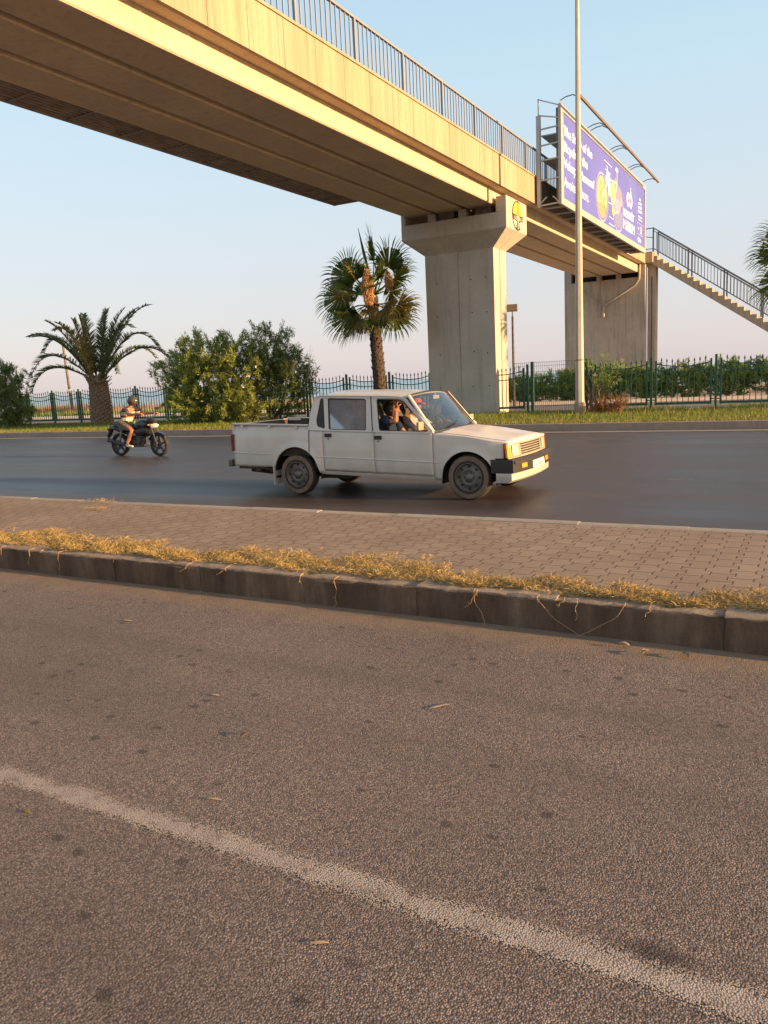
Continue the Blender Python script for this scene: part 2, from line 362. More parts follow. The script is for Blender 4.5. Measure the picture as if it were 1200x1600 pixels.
def glass(name, tint, a):
    m, nt, b = new_mat(name)
    gl = N(nt, 'ShaderNodeBsdfGlossy', Roughness=.03); gl.inputs['Color'].default_value = (.9, .9, .9, 1)
    tr = N(nt, 'ShaderNodeBsdfTransparent'); tr.inputs['Color'].default_value = (*tint, 1)
    fr = N(nt, 'ShaderNodeLayerWeight', Blend=.32); mx = N(nt, 'ShaderNodeMixShader')
    f = math_(nt, 'MINIMUM', math_(nt, 'ADD', fr.outputs['Fresnel'], a), 1.0)
    nt.links.new(f, mx.inputs[0]); nt.links.new(tr.outputs[0], mx.inputs[1]); nt.links.new(gl.outputs[0], mx.inputs[2])
    nt.links.new(mx.outputs[0], nt.nodes['Material Output'].inputs['Surface'])
glass('car_glass', (.62, .66, .66), .03)
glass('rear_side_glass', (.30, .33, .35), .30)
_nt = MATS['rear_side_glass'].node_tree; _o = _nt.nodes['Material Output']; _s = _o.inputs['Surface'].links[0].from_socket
_d = N(_nt, 'ShaderNodeBsdfDiffuse'); _d.inputs['Color'].default_value = (.50, .53, .58, 1); _m = N(_nt, 'ShaderNodeMixShader')   # pale diffuse layer stands in for a bluish reflection in the glass
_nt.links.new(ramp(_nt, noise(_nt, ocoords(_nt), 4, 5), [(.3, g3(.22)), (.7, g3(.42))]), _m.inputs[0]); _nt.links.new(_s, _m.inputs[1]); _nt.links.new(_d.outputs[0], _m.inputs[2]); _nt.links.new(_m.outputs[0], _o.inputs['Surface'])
glass('windscreen_glass', (.70, .74, .74), .10)
def board_face():
    m, nt, b = new_mat('board_print'); v = coords(nt)
    c = ramp(nt, noise(nt, v, .35, 2), [(.3, (.075, .10, .44)), (.7, (.10, .125, .52))])
    nt.links.new(c, b.inputs['Base Color']); b.inputs['Roughness'].default_value = .55
board_face()
for n_, c_ in (('print_white', (.72, .76, .86)), ('print_yellow', (.40, .35, .20)), ('print_orange', (.48, .26, .16)), ('print_pink', (.40, .26, .44)),
               ('print_blue', (.14, .18, .40)), ('print_grey', (.20, .19, .34)), ('print_line', (.40, .42, .72)), ('print_ink', (.22, .16, .14)),
               ('emblem_yellow', (.85, .50, .03)), ('emblem_black', (.03, .025, .02)), ('emblem_grey', (.20, .17, .14)), ('emblem_cream', (.75, .68, .5))):
    plain(n_, c_, .6, 0, .05, 5)

# ------------------------------------------------------------------ mesh helpers
class MB:
    def __init__(s): s.v, s.f, s.m = [], [], []
    def add(s, vs, fs, mi=0):
        o = len(s.v); s.v += [tuple(p) for p in vs]; s.f += [tuple(i + o for i in f) for f in fs]; s.m += [mi] * len(fs); return s
    def box(s, c, d, rot=None, mi=0, taper=None):
        hx, hy, hz = d[0] / 2, d[1] / 2, d[2] / 2; M = rot or Matrix.Identity(3); vs = []
        for z in (-hz, hz):
            t = 1 if (taper is None or z < 0) else taper
            for x, y in ((-hx, -hy), (hx, -hy), (hx, hy), (-hx, hy)): vs.append(M @ Vector((x * t, y * t, z)) + Vector(c))
        return s.add(vs, [(3, 2, 1, 0), (4, 5, 6, 7), (0, 1, 5, 4), (1, 2, 6, 5), (2, 3, 7, 6), (3, 0, 4, 7)], mi)
    def span(s, a, b, mi=0):
        return s.box([(a[i] + b[i]) / 2 for i in range(3)], [abs(b[i] - a[i]) for i in range(3)], mi=mi)
    def bar(s, a, b, w, h=None, up=(0, 0, 1), mi=0):
        a, b = Vector(a), Vector(b); d = b - a; L = d.length; d.normalize(); u = Vector(up)
        if abs(d.dot(u)) > .99: u = Vector((0, 1, 0))
        x = d.cross(u).normalized(); y = x.cross(d)
        M = Matrix((x, d, y)).transposed()
        return s.box((a + b) / 2, (w, L, h or w), M, mi)
    def tube(s, pts, r, n=8, mi=0, cap=True):
        pts = [Vector(p) for p in pts]; rs = r if isinstance(r, (list, tuple)) else [r] * len(pts); vs = []; fs = []
        px = None
        for i, p in enumerate(pts):
            t = (pts[min(i + 1, len(pts) - 1)] - pts[max(i - 1, 0)]).normalized()
            if px is None: px = t.orthogonal().normalized()
            px = (px - t * px.dot(t)).normalized(); py = t.cross(px)
            for k in range(n):
                a = 2 * math.pi * k / n; vs.append(p + (px * math.cos(a) + py * math.sin(a)) * rs[i])
        for i in range(len(pts) - 1):
            for k in range(n): fs.append((i * n + k, i * n + (k + 1) % n, (i + 1) * n + (k + 1) % n, (i + 1) * n + k))
        if cap: fs.append(tuple(range(n - 1, -1, -1))); fs.append(tuple(range((len(pts) - 1) * n, len(pts) * n)))
        return s.add(vs, fs, mi)
    def lathe(s, prof, c, axis='z', n=24, mi=0, closed=False):   # prof: (radius, along axis)
        vs, fs = [], []
        for r, h in prof:
            for k in range(n):
                a = 2 * math.pi * k / n; x, y = r * math.cos(a), r * math.sin(a)
                p = {'z': (x, y, h), 'y': (x, h, y), 'x': (h, x, y)}[axis]; vs.append((p[0] + c[0], p[1] + c[1], p[2] + c[2]))
        m = len(prof)
        for i in range(m if closed else m - 1):
            j = (i + 1) % m
            for k in range(n):
                f = (i * n + k, i * n + (k + 1) % n, j * n + (k + 1) % n, j * n + k)
                fs.append(f if axis != 'y' else f[::-1])
        return s.add(vs, fs, mi)
    def prism(s, poly, a, b, axis='y', mi=0):     # poly in the two other axes, extruded a..b
        n = len(poly); vs = []
        for h in (a, b):
            for p, q in poly: vs.append({'y': (p, h, q), 'x': (h, p, q), 'z': (p, q, h)}[axis])
        fs = [tuple(range(n)), tuple(range(2 * n - 1, n - 1, -1))] + [(i, i + n, (i + 1) % n + n, (i + 1) % n) for i in range(n)]
        return s.add(vs, fs, mi)
    def sheet(s, fn, nu, nv, mi=0):
        vs = [fn(i / nu, j / nv) for j in range(nv + 1) for i in range(nu + 1)]
        return s.add(vs, [(j * (nu + 1) + i, j * (nu + 1) + i + 1, (j + 1) * (nu + 1) + i + 1, (j + 1) * (nu + 1) + i) for j in range(nv) for i in range(nu)], mi)
    def sphere(s, c, r, n=16, m=10, mi=0):
        r = r if isinstance(r, (tuple, list)) else (r, r, r)
        return s.add([(c[0] + r[0] * math.cos(2 * math.pi * i / n) * math.sin(math.pi * (j + .02) / (m + .04)), c[1] + r[1] * math.sin(2 * math.pi * i / n) * math.sin(math.pi * (j + .02) / (m + .04)), c[2] - r[2] * math.cos(math.pi * j / m)) for j in range(m + 1) for i in range(n)],
                     [(j * n + i, j * n + (i + 1) % n, (j + 1) * n + (i + 1) % n, (j + 1) * n + i) for j in range(m) for i in range(n)], mi)

def setp(o, label=None, cat=None, group=None, kind=None):
    if label: o['label'] = label
    if cat: o['category'] = cat
    if group: o['group'] = group
    if kind: o['kind'] = kind
    return o
def link_mesh(name, me, mats, parent=None, bevel=0, solid=0, sub=0, recalc=True):
    if isinstance(mats, str): mats = [mats]
    for m in mats: me.materials.append(MATS[m])
    o = bpy.data.objects.new(name, me); COL.objects.link(o)
    if parent: o.parent = parent
    if solid: md = o.modifiers.new('solid', 'SOLIDIFY'); md.thickness = solid; md.offset = -1
    if bevel: md = o.modifiers.new('bevel', 'BEVEL'); md.width = bevel; md.segments = 2; md.limit_method = 'ANGLE'; md.angle_limit = R(35)
    if sub: md = o.modifiers.new('sub', 'SUBSURF'); md.levels = sub; md.render_levels = sub
    return o
def obj(name, mb, mats, parent=None, smooth=True, bevel=0, world=True, recalc=True, solid=0, sub=0):
    """links mb as one mesh object; with a parent, world-space vertices are moved into the parent's frame"""
    off = Vector((0, 0, 0))
    if parent and world: off = root_loc(parent)
    me = bpy.data.meshes.new(name)
    me.from_pydata([(p[0] - off.x, p[1] - off.y, p[2] - off.z) for p in mb.v], [], mb.f)
    me.polygons.foreach_set('material_index', mb.m)
    if recalc:
        bm = bmesh.new(); bm.from_mesh(me); bmesh.ops.remove_doubles(bm, verts=bm.verts, dist=1e-5)
        bmesh.ops.recalc_face_normals(bm, faces=bm.faces); bm.to_mesh(me); bm.free()
    if smooth:
        me.shade_smooth(); me.set_sharp_from_angle(angle=R(32))
    return link_mesh(name, me, mats, parent, bevel, solid, sub)
def root_loc(o):
    v = Vector((0, 0, 0))
    while o: v += Vector(o.location); o = o.parent
    return v
def thing(name, loc, label, cat, group=None, rz=0):
    o = bpy.data.objects.new(name, None); COL.objects.link(o); o.location = loc; o.rotation_euler = (0, 0, rz); o.empty_display_size = .3
    return setp(o, label, cat, group)
def np_mesh(name, V, F, mats, parent=None, smooth=False, midx=None):
    """V (n,3) floats, F (m,k) ints"""
    off = root_loc(parent) if parent else Vector((0, 0, 0))
    V = V - np.array(off)
    me = bpy.data.meshes.new(name); k = F.shape[1]
    me.vertices.add(len(V)); me.vertices.foreach_set('co', V.astype(np.float32).ravel())
    me.loops.add(F.size); me.loops.foreach_set('vertex_index', F.astype(np.int32).ravel())
    me.polygons.add(len(F)); me.polygons.foreach_set('loop_start', np.arange(0, F.size, k, dtype=np.int32))
    if midx is not None: me.polygons.foreach_set('material_index', midx.astype(np.int32))
    me.update(calc_edges=True); me.validate()
    if smooth: me.shade_smooth()
    return link_mesh(name, me, mats, parent)
def ribbons(P0, D, L, W, segs, droop, side=None, taper=1.0):
    """curved tapering blades: start P0, direction D, length L, width W (arrays); droop pulls each next piece down"""
    n = len(P0); D = D / np.linalg.norm(D, axis=1, keepdims=True)
    if side is None:
        rnd = rng.normal(size=(n, 3)); side = np.cross(D, rnd)
    side = side / (np.linalg.norm(side, axis=1, keepdims=True) + 1e-9)
    pts = []; p = P0.copy(); d = D.copy()
    for s in range(segs + 1):
        t = s / segs; w = (W * (1 - t ** 1.6 * taper) * (.55 + .45 * min(1, t * 4)))[:, None]
        if s == segs: w = w * 0 + W[:, None] * .06
        pts += [p - side * w / 2, p + side * w / 2]
        p = p + d * (L / segs)[:, None]
        d = d + np.array([0, 0, -1.0]) * np.asarray(droop).reshape(-1, 1); d = d / np.linalg.norm(d, axis=1, keepdims=True)
    k = 2 * (segs + 1); V = np.stack(pts, 1).reshape(-1, 3); base = (np.arange(n) * k)[:, None]
    F = np.concatenate([base + np.array([[2 * s, 2 * s + 1, 2 * s + 3, 2 * s + 2]]) for s in range(segs)], 1).reshape(-1, 4)
    return V, F
def cat_vf(lst):
    V = []; F = []; o = 0
    for v, f in lst: V.append(v); F.append(f + o); o += len(v)
    return np.concatenate(V), np.concatenate(F)
def plate(outline, holes, thick, name, mats, parent, fn=None, bevel=0, res=1):
    """flat plate with holes, extruded; fn maps (u, v, w) to a point in the parent's frame"""
    cu = bpy.data.curves.new(name, 'CURVE'); cu.dimensions = '2D'; cu.fill_mode = 'BOTH'; cu.extrude = thick / 2
    for lp in [outline] + list(holes):
        sp = cu.splines.new('POLY'); sp.points.add(len(lp) - 1)
        for p, (u, v) in zip(sp.points, lp): p.co = (u, v, 0, 1)
        sp.use_cyclic_u = True
    me = curve_mesh(cu)
    if fn:
        for v in me.vertices: v.co = fn(v.co.x, v.co.y, v.co.z)
    me.name = name
    bm = bmesh.new(); bm.from_mesh(me); bmesh.ops.remove_doubles(bm, verts=bm.verts, dist=1e-5)
    bmesh.ops.recalc_face_normals(bm, faces=bm.faces); bm.to_mesh(me); bm.free()
    me.shade_smooth(); me.set_sharp_from_angle(angle=R(30))
    return link_mesh(name, me, mats, parent, bevel)
def curve_mesh(cu):
    t = bpy.data.objects.new('tmp', cu); COL.objects.link(t); dg = bpy.context.evaluated_depsgraph_get(); dg.update()
    me = bpy.data.meshes.new_from_object(t.evaluated_get(dg)); bpy.data.objects.remove(t); bpy.data.curves.remove(cu)
    me.materials.clear(); return me
def rounded(poly, r, n=4):
    """round the corners of a polygon"""
    out = []; m = len(poly)
    for i in range(m):
        p0, p1, p2 = Vector(poly[i - 1]), Vector(poly[i]), Vector(poly[(i + 1) % m])
        a = (p0 - p1).normalized(); b = (p2 - p1).normalized(); rr = min(r, (p0 - p1).length * .45, (p2 - p1).length * .45)
        A, B = p1 + a * rr, p1 + b * rr
        for k in range(n + 1):
            t = k / n; out.append(tuple((A * (1 - t) ** 2 + p1 * 2 * t * (1 - t) + B * t * t)))
    return out
def text_mesh(txt, size_w, size_h, fn, name, mat, parent, thick=.01, bold=0.0):
    cu = bpy.data.curves.new(name, 'FONT'); cu.body = txt; cu.extrude = thick / 2; cu.offset = bold; cu.resolution_u = 3
    cu.space_character = .95
    me = curve_mesh(cu); co = np.array([v.co[:] for v in me.vertices]); mn, mx = co.min(0), co.max(0)
    for v in me.vertices:
        v.co = fn((v.co.x - mn[0]) / (mx[0] - mn[0]) * size_w, (v.co.y - mn[1]) / (mx[1] - mn[1]) * size_h, v.co.z)
    return link_mesh(name, me, mat, parent)

# ================================================================== THE SETTING
def explode(name, mb, mat, parent):
    for i in range(0, len(mb.v), 8): obj(name, MB().add(mb.v[i:i + 8], [(3, 2, 1, 0), (4, 5, 6, 7), (0, 1, 5, 4), (1, 2, 6, 5), (2, 3, 7, 6), (3, 0, 4, 7)]), mat, parent, smooth=False)
def structure(name, mb, mat, **k):
    return setp(obj(name, mb, mat, **k), kind='structure')
XL, XR = -140, 60
structure('ground', MB().add([(-9000, -3000, -.12), (9000, -3000, -.12), (9000, 80, -.12), (-9000, 80, -.12)], [(0, 1, 2, 3)]), 'sand', smooth=False)
structure('beach', MB().add([(-9000, 79, -.13), (9000, 79, -.13), (9000, 130, -3.6), (-9000, 130, -3.6)], [(0, 1, 2, 3)]), 'sand', smooth=False)
structure('sea', MB().add([(-40000, 108, -2.2), (40000, 108, -2.2), (40000, 50000, -2.2), (-40000, 50000, -2.2)], [(0, 1, 2, 3)]), 'sea_water', smooth=False)
structure('near_road', MB().add([(XL, -6.5, 0), (XR, -6.5, 0), (XR, 4.78, 0), (XL, 4.78, 0)], [(0, 1, 2, 3)]), 'asphalt_coarse', smooth=False)
structure('far_road', MB().add([(XL, 7.2, 0), (XR, 7.2, 0), (XR, 21.2, 0), (XL, 21.2, 0)], [(0, 1, 2, 3)]), 'asphalt_smooth', smooth=False)
structure('road_marking', MB().add([(-40, LINE_Y - .115, .004), (20, LINE_Y - .115, .004), (20, LINE_Y + .115, .004), (-40, LINE_Y + .115, .004)], [(0, 1, 2, 3)]), 'worn_line_paint', smooth=False)
mb = MB()
for y, off in ((12.1, 1.0), (16.35, 4.0)):
    x = -120 + off
    while x < 40: mb.add([(x, y - .06, .004), (x + 3, y - .06, .004), (x + 3, y + .06, .004), (x, y + .06, .004)], [(0, 1, 2, 3)]); x += 9
mb.add([(XL, 20.6, .004), (XR, 20.6, .004), (XR, 20.72, .004), (XL, 20.72, .004)], [(0, 1, 2, 3)])
structure('lane_marking', mb, 'faint_line_paint', smooth=False)
structure('gutter', MB().span((XL, 21.2, -.1), (XR, 21.6, .012)), 'gutter_concrete', smooth=False)

def kerb_stones(name, y0, y1, z, step, x0, x1, mat, front, ph=0.0):
    """a row of kerb stones with open joints, worn arrises and slightly uneven heights"""
    mb = MB(); x = x0 + ph
    while x < x1:
        L = step; dz = rng.uniform(-.006, .006); dy = rng.uniform(-.006, .006); nx = 12 if (-10 < x < 3 and front < 10) else 1
        a, b = x + .0015, x + L - .0015
        prof = [(y0 + dy, -.08), (y0 + dy, z - .03 + dz), (y0 + .008 + dy, z - .010 + dz), (y0 + .03 + dy, z + dz), (y1 + dy, z + dz), (y1 + dy, -.08)]
        vs = []
        for i in range(nx + 1):
            xx = a + (b - a) * i / nx; end = .002 if i in (0, nx) and nx > 1 else 0
            for k, (yy, zz) in enumerate(prof):
                j = rng.normal(0, .005, 2) if (nx > 1 and k in (1, 2, 3)) else (0, 0)
                vs.append((xx, yy + j[0] + end, zz + j[1] - (end if k in (1, 2, 3, 4) else 0)))
        m = len(prof); fs = [tuple(range(m)), tuple(range(nx * m + m - 1, nx * m - 1, -1))]
        fs += [(i * m + k, i * m + (k + 1) % m, (i + 1) * m + (k + 1) % m, (i + 1) * m + k) for i in range(nx) for k in range(m)]
        mb.add(vs, fs); x += L
    return structure(name, mb, mat)
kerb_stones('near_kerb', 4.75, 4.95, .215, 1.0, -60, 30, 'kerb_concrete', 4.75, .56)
kerb_stones('median_kerb', 7.33, 7.46, .205, 1.0, -80, 40, 'kerb_edge', 20)
kerb_stones('far_kerb', 21.6, 21.76, .225, 1.0, -110, 50, 'far_kerb_concrete', 21.6, .65)
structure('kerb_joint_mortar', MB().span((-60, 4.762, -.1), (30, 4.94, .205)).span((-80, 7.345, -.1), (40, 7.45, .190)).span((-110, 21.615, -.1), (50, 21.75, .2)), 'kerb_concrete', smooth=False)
structure('median_paving', MB().add([(-60, 4.94, .185), (30, 4.94, .185), (30, 5.25, .19), (-60, 5.25, .19)], [(0, 1, 2, 3)])
          .add([(-60, 5.25, .19), (30, 5.25, .19), (30, 7.335, .196), (-60, 7.335, .196)], [(0, 1, 2, 3)]), 'interlocking_pavers', smooth=False)
structure('verge', MB().sheet(lambda u, v: (XL + 200 * u, 21.75 + 6.6 * v, .20 + .06 * v + .03 * math.sin(u * 90) * math.sin(v * 3.1)), 120, 8), 'verge_soil')
structure('beach_path', MB().add([(XL, 28.3, .20), (XR, 28.3, .20), (XR, 34.0, .19), (XL, 34.0, .19)], [(0, 1, 2, 3)]), 'path_grey', smooth=False)
structure('path_base', MB().span((XL, 28.0, -.3), (XR, 28.3, .22)), 'gutter_concrete', smooth=False)
structure('promenade', MB().span((XL, 34.0, -.2), (XR, 38.4, .25)), 'promenade_tan', smooth=False)

# ================================================================== FOOTBRIDGE
BX0, BX1 = -13.55, -10.15                 # outer faces of the girders
ZG, ZD, ZP = 7.48, 7.98, 8.93             # girder soffit, deck soffit, top of the parapet fascia
YA, YB = -16.0, 51.5
bridge = thing('footbridge', (-11.85, 27.85, .2), 'long concrete pedestrian footbridge on wide piers crossing above the road, with railings', 'footbridge')
# three girders side by side, with chamfered bottom edges and a narrow groove between them
gw = (BX1 - BX0 - .36) / 3
for k in range(3):
    a = BX0 + k * (gw + .18); b = a + gw
    for (ya, yb) in ((YA, -8.1), (-7.9, 27.75), (27.95, 51.45)):
        mb = MB().prism([(a + .03, ZG), (b - .03, ZG), (b, ZG + .03), (b, ZG + .5 - .003), (a, ZG + .5 - .003), (a, ZG + .03)], ya, yb, 'y')
        obj('girder', mb, 'girder_concrete', bridge, smooth=False)
for x in (BX0 + gw + .09, BX0 + 2 * gw + .27): obj('joint_filler', MB().span((x - .089, YA, ZG + .16), (x + .089, 51.4, ZG + .3)), 'under_body', bridge, smooth=False)
mb = MB().span((-13.97, YA, ZD), (-9.83, YB + .0, 8.25))
obj('deck', mb, 'girder_concrete', bridge, smooth=False)
def fascia(x0, x1):
    y = YA; k = 0
    mb = MB()
    while y < YB - .01:
        L = min(1.16, YB - y)
        mb.span((x0, y + .006, ZD - .02), (x1, y + L - .006, ZP - .02)); y += L
    obj('fascia_panel', mb, 'fascia_concrete', bridge, smooth=False, bevel=.006)
fascia(-9.827, -9.72); fascia(-14.08, -13.973)
for xa in (-9.97, -14.11): obj('coping', MB().span((xa, YA, ZP - .017), (xa + .28, YB, ZP + .03)), 'fascia_concrete', bridge, smooth=False)
obj('joint_backing', MB().span((-9.845, YA, ZD + .01), (-9.832, YB, ZP - .03)), 'under_body', bridge, smooth=False)
# iron railing, one part per bay
def railing_bay(x, y, L):
    f = MB()
    f.span((x - .03, y - .035, ZP + .03), (x + .03, y + .035, 9.99))
    f.span((x - .035, y + .036, 9.94), (x + .035, y + L - .036, 9.99))
    f.span((x - .02, y + .036, ZP + .07), (x + .02, y + L - .036, ZP + .115))
    n = 12
    for k in range(1, n):
        yy = y + L * k / n; f.span((x - .012, yy - .014, ZP + .116), (x + .012, yy + .014, 9.939))
    return f
y = 14.73 - 2.435 * 12
bay = None
while y < 49.5:
    if bay is None:
        bay = obj('railing_bay', railing_bay(-9.8, 0, 2.435), 'rail_paint', bridge, smooth=False, world=False)
        bay.data.transform(Matrix.Translation(-root_loc(bridge)))
        b0 = bay
    else:
        b0 = bay.copy(); COL.objects.link(b0); b0.parent = bridge
    b0.location = (0, y, 0)
    b1 = bay.copy(); COL.objects.link(b1); b1.parent = bridge; b1.location = (-4.2, y, 0)
    y += 2.435
# piers: tall shaft, flared neck, hammer-head cap with upstand blocks and bearing pedestals
def pier(yc, emblem=False):
    sx0, sx1, cx0, cx1 = -13.02, -10.33, -13.72, -9.66
    sy, cyd = .63, 1.07; zn, zc, zt = 6.10, 6.66, 7.19
    def ring(x0, x1, dy, z, g=.06, gd=.05):     # outline with a groove in both narrow ends
        return [(x0, yc - dy, z), (x1, yc - dy, z), (x1, yc - g * 1.0, z), (x1 - gd, yc - g * .6, z), (x1 - gd, yc + g * .6, z), (x1, yc + g, z),
                (x1, yc + dy, z), (x0, yc + dy, z), (x0, yc + g, z), (x0 + gd, yc + g * .6, z), (x0 + gd, yc - g * .6, z), (x0, yc - g, z)]
    rings = [ring(sx0, sx1, sy, -.3), ring(sx0, sx1, sy, zn), ring(cx0, cx1, cyd, zc, .05, .0), ring(cx0, cx1, cyd, zt, .05, .0)]
    vs = [p for r in rings for p in r]; n = 12; fs = [tuple(range(n)), tuple(range(4 * n - 1, 3 * n - 1, -1))]
    for j in range(3): fs += [(j * n + i, j * n + (i + 1) % n, (j + 1) * n + (i + 1) % n, (j + 1) * n + i) for i in range(n)]
    pr = obj('pier', MB().add(vs, fs), 'pier_concrete', bridge, smooth=False, bevel=.02)
    for xa, xb in ((cx1 - .38, cx1 - .001), (cx0 + .001, cx0 + .16)): obj('upstand', MB().span((xa, yc - cyd + .002, zt + .003), (xb, yc + cyd - .002, 7.70)), 'pier_concrete', pr, smooth=False, bevel=.012)
    for x in (-12.55, -11.35):
        for ya in (yc - .95, yc + .3): obj('bearing_pedestal', MB().span((x - .14, ya, zt + .003), (x + .14, ya + .65, ZG - .003)), 'pier_concrete', pr, smooth=False)
    for x in (-12.0, -10.6):
        for s in (-.6, .6): obj('bearing', MB().span((x - .3, yc + s - .25, zt + .003), (x + .3, yc + s + .25, ZG - .004)), 'rust_steel', pr, smooth=False)
    return pr
pr1 = pier(27.85); pier(-8.0)
# formwork seams and tie holes on the camera-side face of the pier
mb = MB()
for x in (-11.7,): mb.span((x - .0025, 27.213, .3), (x + .0025, 27.2185, 6.05))
for z in (5.1, 3.9, 2.5, 1.3):
    for x in (-12.55, -11.2, -10.65): mb.lathe([(.001, 27.21), (.022, 27.21), (.022, 27.219)], (x + rng.uniform(-.06, .06), 0, z + rng.uniform(-.05, .05)), 'y', 10)
obj('formwork_marks', mb, 'under_body', pr1, smooth=False)
# round-headed municipal emblem painted on the cap's lit end
EX = -9.66; ey, ez = 27.90, 7.17; ea, eb = .53, .50
def disc(a, b, y0=ey, z0=ez, n=40, a0=0, a1=2 * math.pi):
    return [(y0 + a * math.cos(a0 + (a1 - a0) * k / n), z0 + b * math.sin(a0 + (a1 - a0) * k / n)) for k in range(n + (0 if a1 - a0 > 6.2 else 1))]
emb = obj('emblem', MB().prism(disc(ea, eb), EX + .002, EX + .02, 'x'), 'emblem_black', pr1, smooth=False)
def em(poly, m, d): obj('emblem_field', MB().prism(poly, EX + .02, EX + d, 'x'), m, emb, smooth=False)
ia, ib = ea - .035, eb - .035
em([(ey - .10, ez + .02)] + [(ey + ia * math.cos(t), ez + ib * math.sin(t)) for t in np.linspace(R(176), R(101), 12)], 'emblem_yellow', .024)
em([(ey + .12, ez + .02)] + [(ey + ia * math.cos(t), ez + ib * math.sin(t)) for t in np.linspace(R(79), R(4), 12)], 'emblem_yellow', .024)
em([(ey - .12, ez - .22), (ey - .44, ez - .16)] + [(ey + ia * math.cos(t), ez + ib * math.sin(t)) for t in np.linspace(R(205), R(245), 8)], 'emblem_cream', .024)
em([(ey + .14, ez - .22), (ey + .42, ez - .16)] + [(ey + ia * math.cos(t), ez + ib * math.sin(t)) for t in np.linspace(R(-25), R(-65), 8)], 'emblem_cream', .024)
em([(ey - .42, ez - .03), (ey - .13, ez - .03), (ey - .13, ez - .17), (ey - .42, ez - .13)], 'emblem_grey', .024)
em([(ey + .15, ez - .03), (ey + .42, ez - .03), (ey + .42, ez - .13), (ey + .15, ez - .17)], 'emblem_grey', .024)
em([(ey - .015, ez + .44), (ey + .035, ez + .44), (ey + .03, ez - .45), (ey - .01, ez - .45)], 'emblem_cream', .026)
em([(ey - .12, ez + .0), (ey - .08, ez + .0), (ey - .08, ez - .16), (ey - .12, ez - .16)], 'emblem_cream', .026)
em([(ey + .07, ez + .0), (ey + .13, ez + .0), (ey + .13, ez - .16), (ey + .07, ez - .16)], 'emblem_cream', .026)
# far pier: plain wide wall with notched head, plus the stair column with its groove
pr2 = obj('pier', MB().span((-14.75, 51.5, -.3), (-9.72, 52.1, 7.2)).span((-14.75, 51.5, 7.203), (-14.3, 52.1, 8.0)).span((-10.1, 51.5, 7.203), (-9.72, 52.1, 7.97)), 'old_pier_concrete', bridge, smooth=False, bevel=.01)
for x in (-12.55, -11.35): obj('bearing_pedestal', MB().span((x - .14, 51.52, 7.203), (x + .14, 52.05, ZG + .3)), 'old_pier_concrete', pr2, smooth=False)
obj('dark_gap_sheet', MB().span((-14.29, 51.85, 7.21), (-10.11, 52.05, 7.995)), 'under_body', bridge, smooth=False)  # near-black sheet added to keep the gap under the deck dark against the sky
obj('landing', MB().span((-14.1, 51.51, 8.0), (-9.3, 53.9, 8.62)), 'fascia_concrete', bridge, smooth=False)
mb = MB().prism([(-9.70, 52.2), (-9.50, 52.2), (-9.50, 52.32), (-9.40, 52.32), (-9.40, 52.2), (-9.22, 52.2), (-9.22, 53.0), (-9.70, 53.0)], -.3, 7.2, 'z').span((-9.70, 52.2, 7.202), (-9.22, 53.0, 7.999))
obj('stair_column', mb, 'old_pier_concrete', bridge, smooth=False)
# drain pipes meeting in a V on the far pier
mb = MB().tube([(-10.02, 51.42, 8.2), (-10.06, 51.40, 7.05), (-10.3, 51.40, 6.72), (-12.2, 51.40, 5.62), (-12.22, 51.36, 5.1)], .065, 8)
mb.tube([(-14.1, 51.40, 7.2), (-12.32, 51.40, 5.62)], .035, 6)
mb.tube([(-12.22, 51.3, 5.15), (-12.22, 51.36, 4.95)], .09, 8)
obj('drain_pipe', mb, 'lamp_paint', bridge)
# flight of stairs going down along the far verge
SX, SZ, RUN, RISE, NST = -9.45, 8.64, .352, .2465, 33
fl = MB(); pts = [(SX - .3, SZ)]
for k in range(NST): pts += [(SX + k * RUN, SZ - k * RISE), (SX + k * RUN, SZ - (k + 1) * RISE)]
pts.append((SX + NST * RUN, SZ - NST * RISE)); low = [(SX + NST * RUN, SZ - NST * RISE - .42), (SX + .05, SZ - .72), (SX - .3, SZ - .72)]
def stair_prism(pl, lo, y0, y1):
    n = len(pl) - 1; m = MB()
    # quads between the stepped top and the straight soffit
    def soff(x): return SZ - .66 - max(0, (x - SX)) * RISE / RUN
    for i in range(n):
        (xa, za), (xb, zb) = pl[i], pl[i + 1]
        if abs(xb - xa) < 1e-6: m.add([(xa, y0, za), (xa, y1, za), (xa, y1, zb), (xa, y0, zb)], [(0, 1, 2, 3)]); continue
        m.add([(xa, y0, za), (xb, y0, zb), (xb, y1, zb), (xa, y1, za), (xa, y0, soff(xa)), (xb, y0, soff(xb)), (xb, y1, soff(xb)), (xa, y1, soff(xa))], [(0, 1, 2, 3), (7, 6, 5, 4), (0, 4, 5, 1), (3, 2, 6, 7)])
    m.add([(pl[0][0], y0, pl[0][1]), (pl[0][0], y1, pl[0][1]), (pl[0][0], y1, soff(pl[0][0])), (pl[0][0], y0, soff(pl[0][0]))], [(0, 1, 2, 3)])
    return m
obj('stair_flight', stair_prism(pts, low, 51.95, 53.7), 'fascia_concrete', bridge, smooth=False)
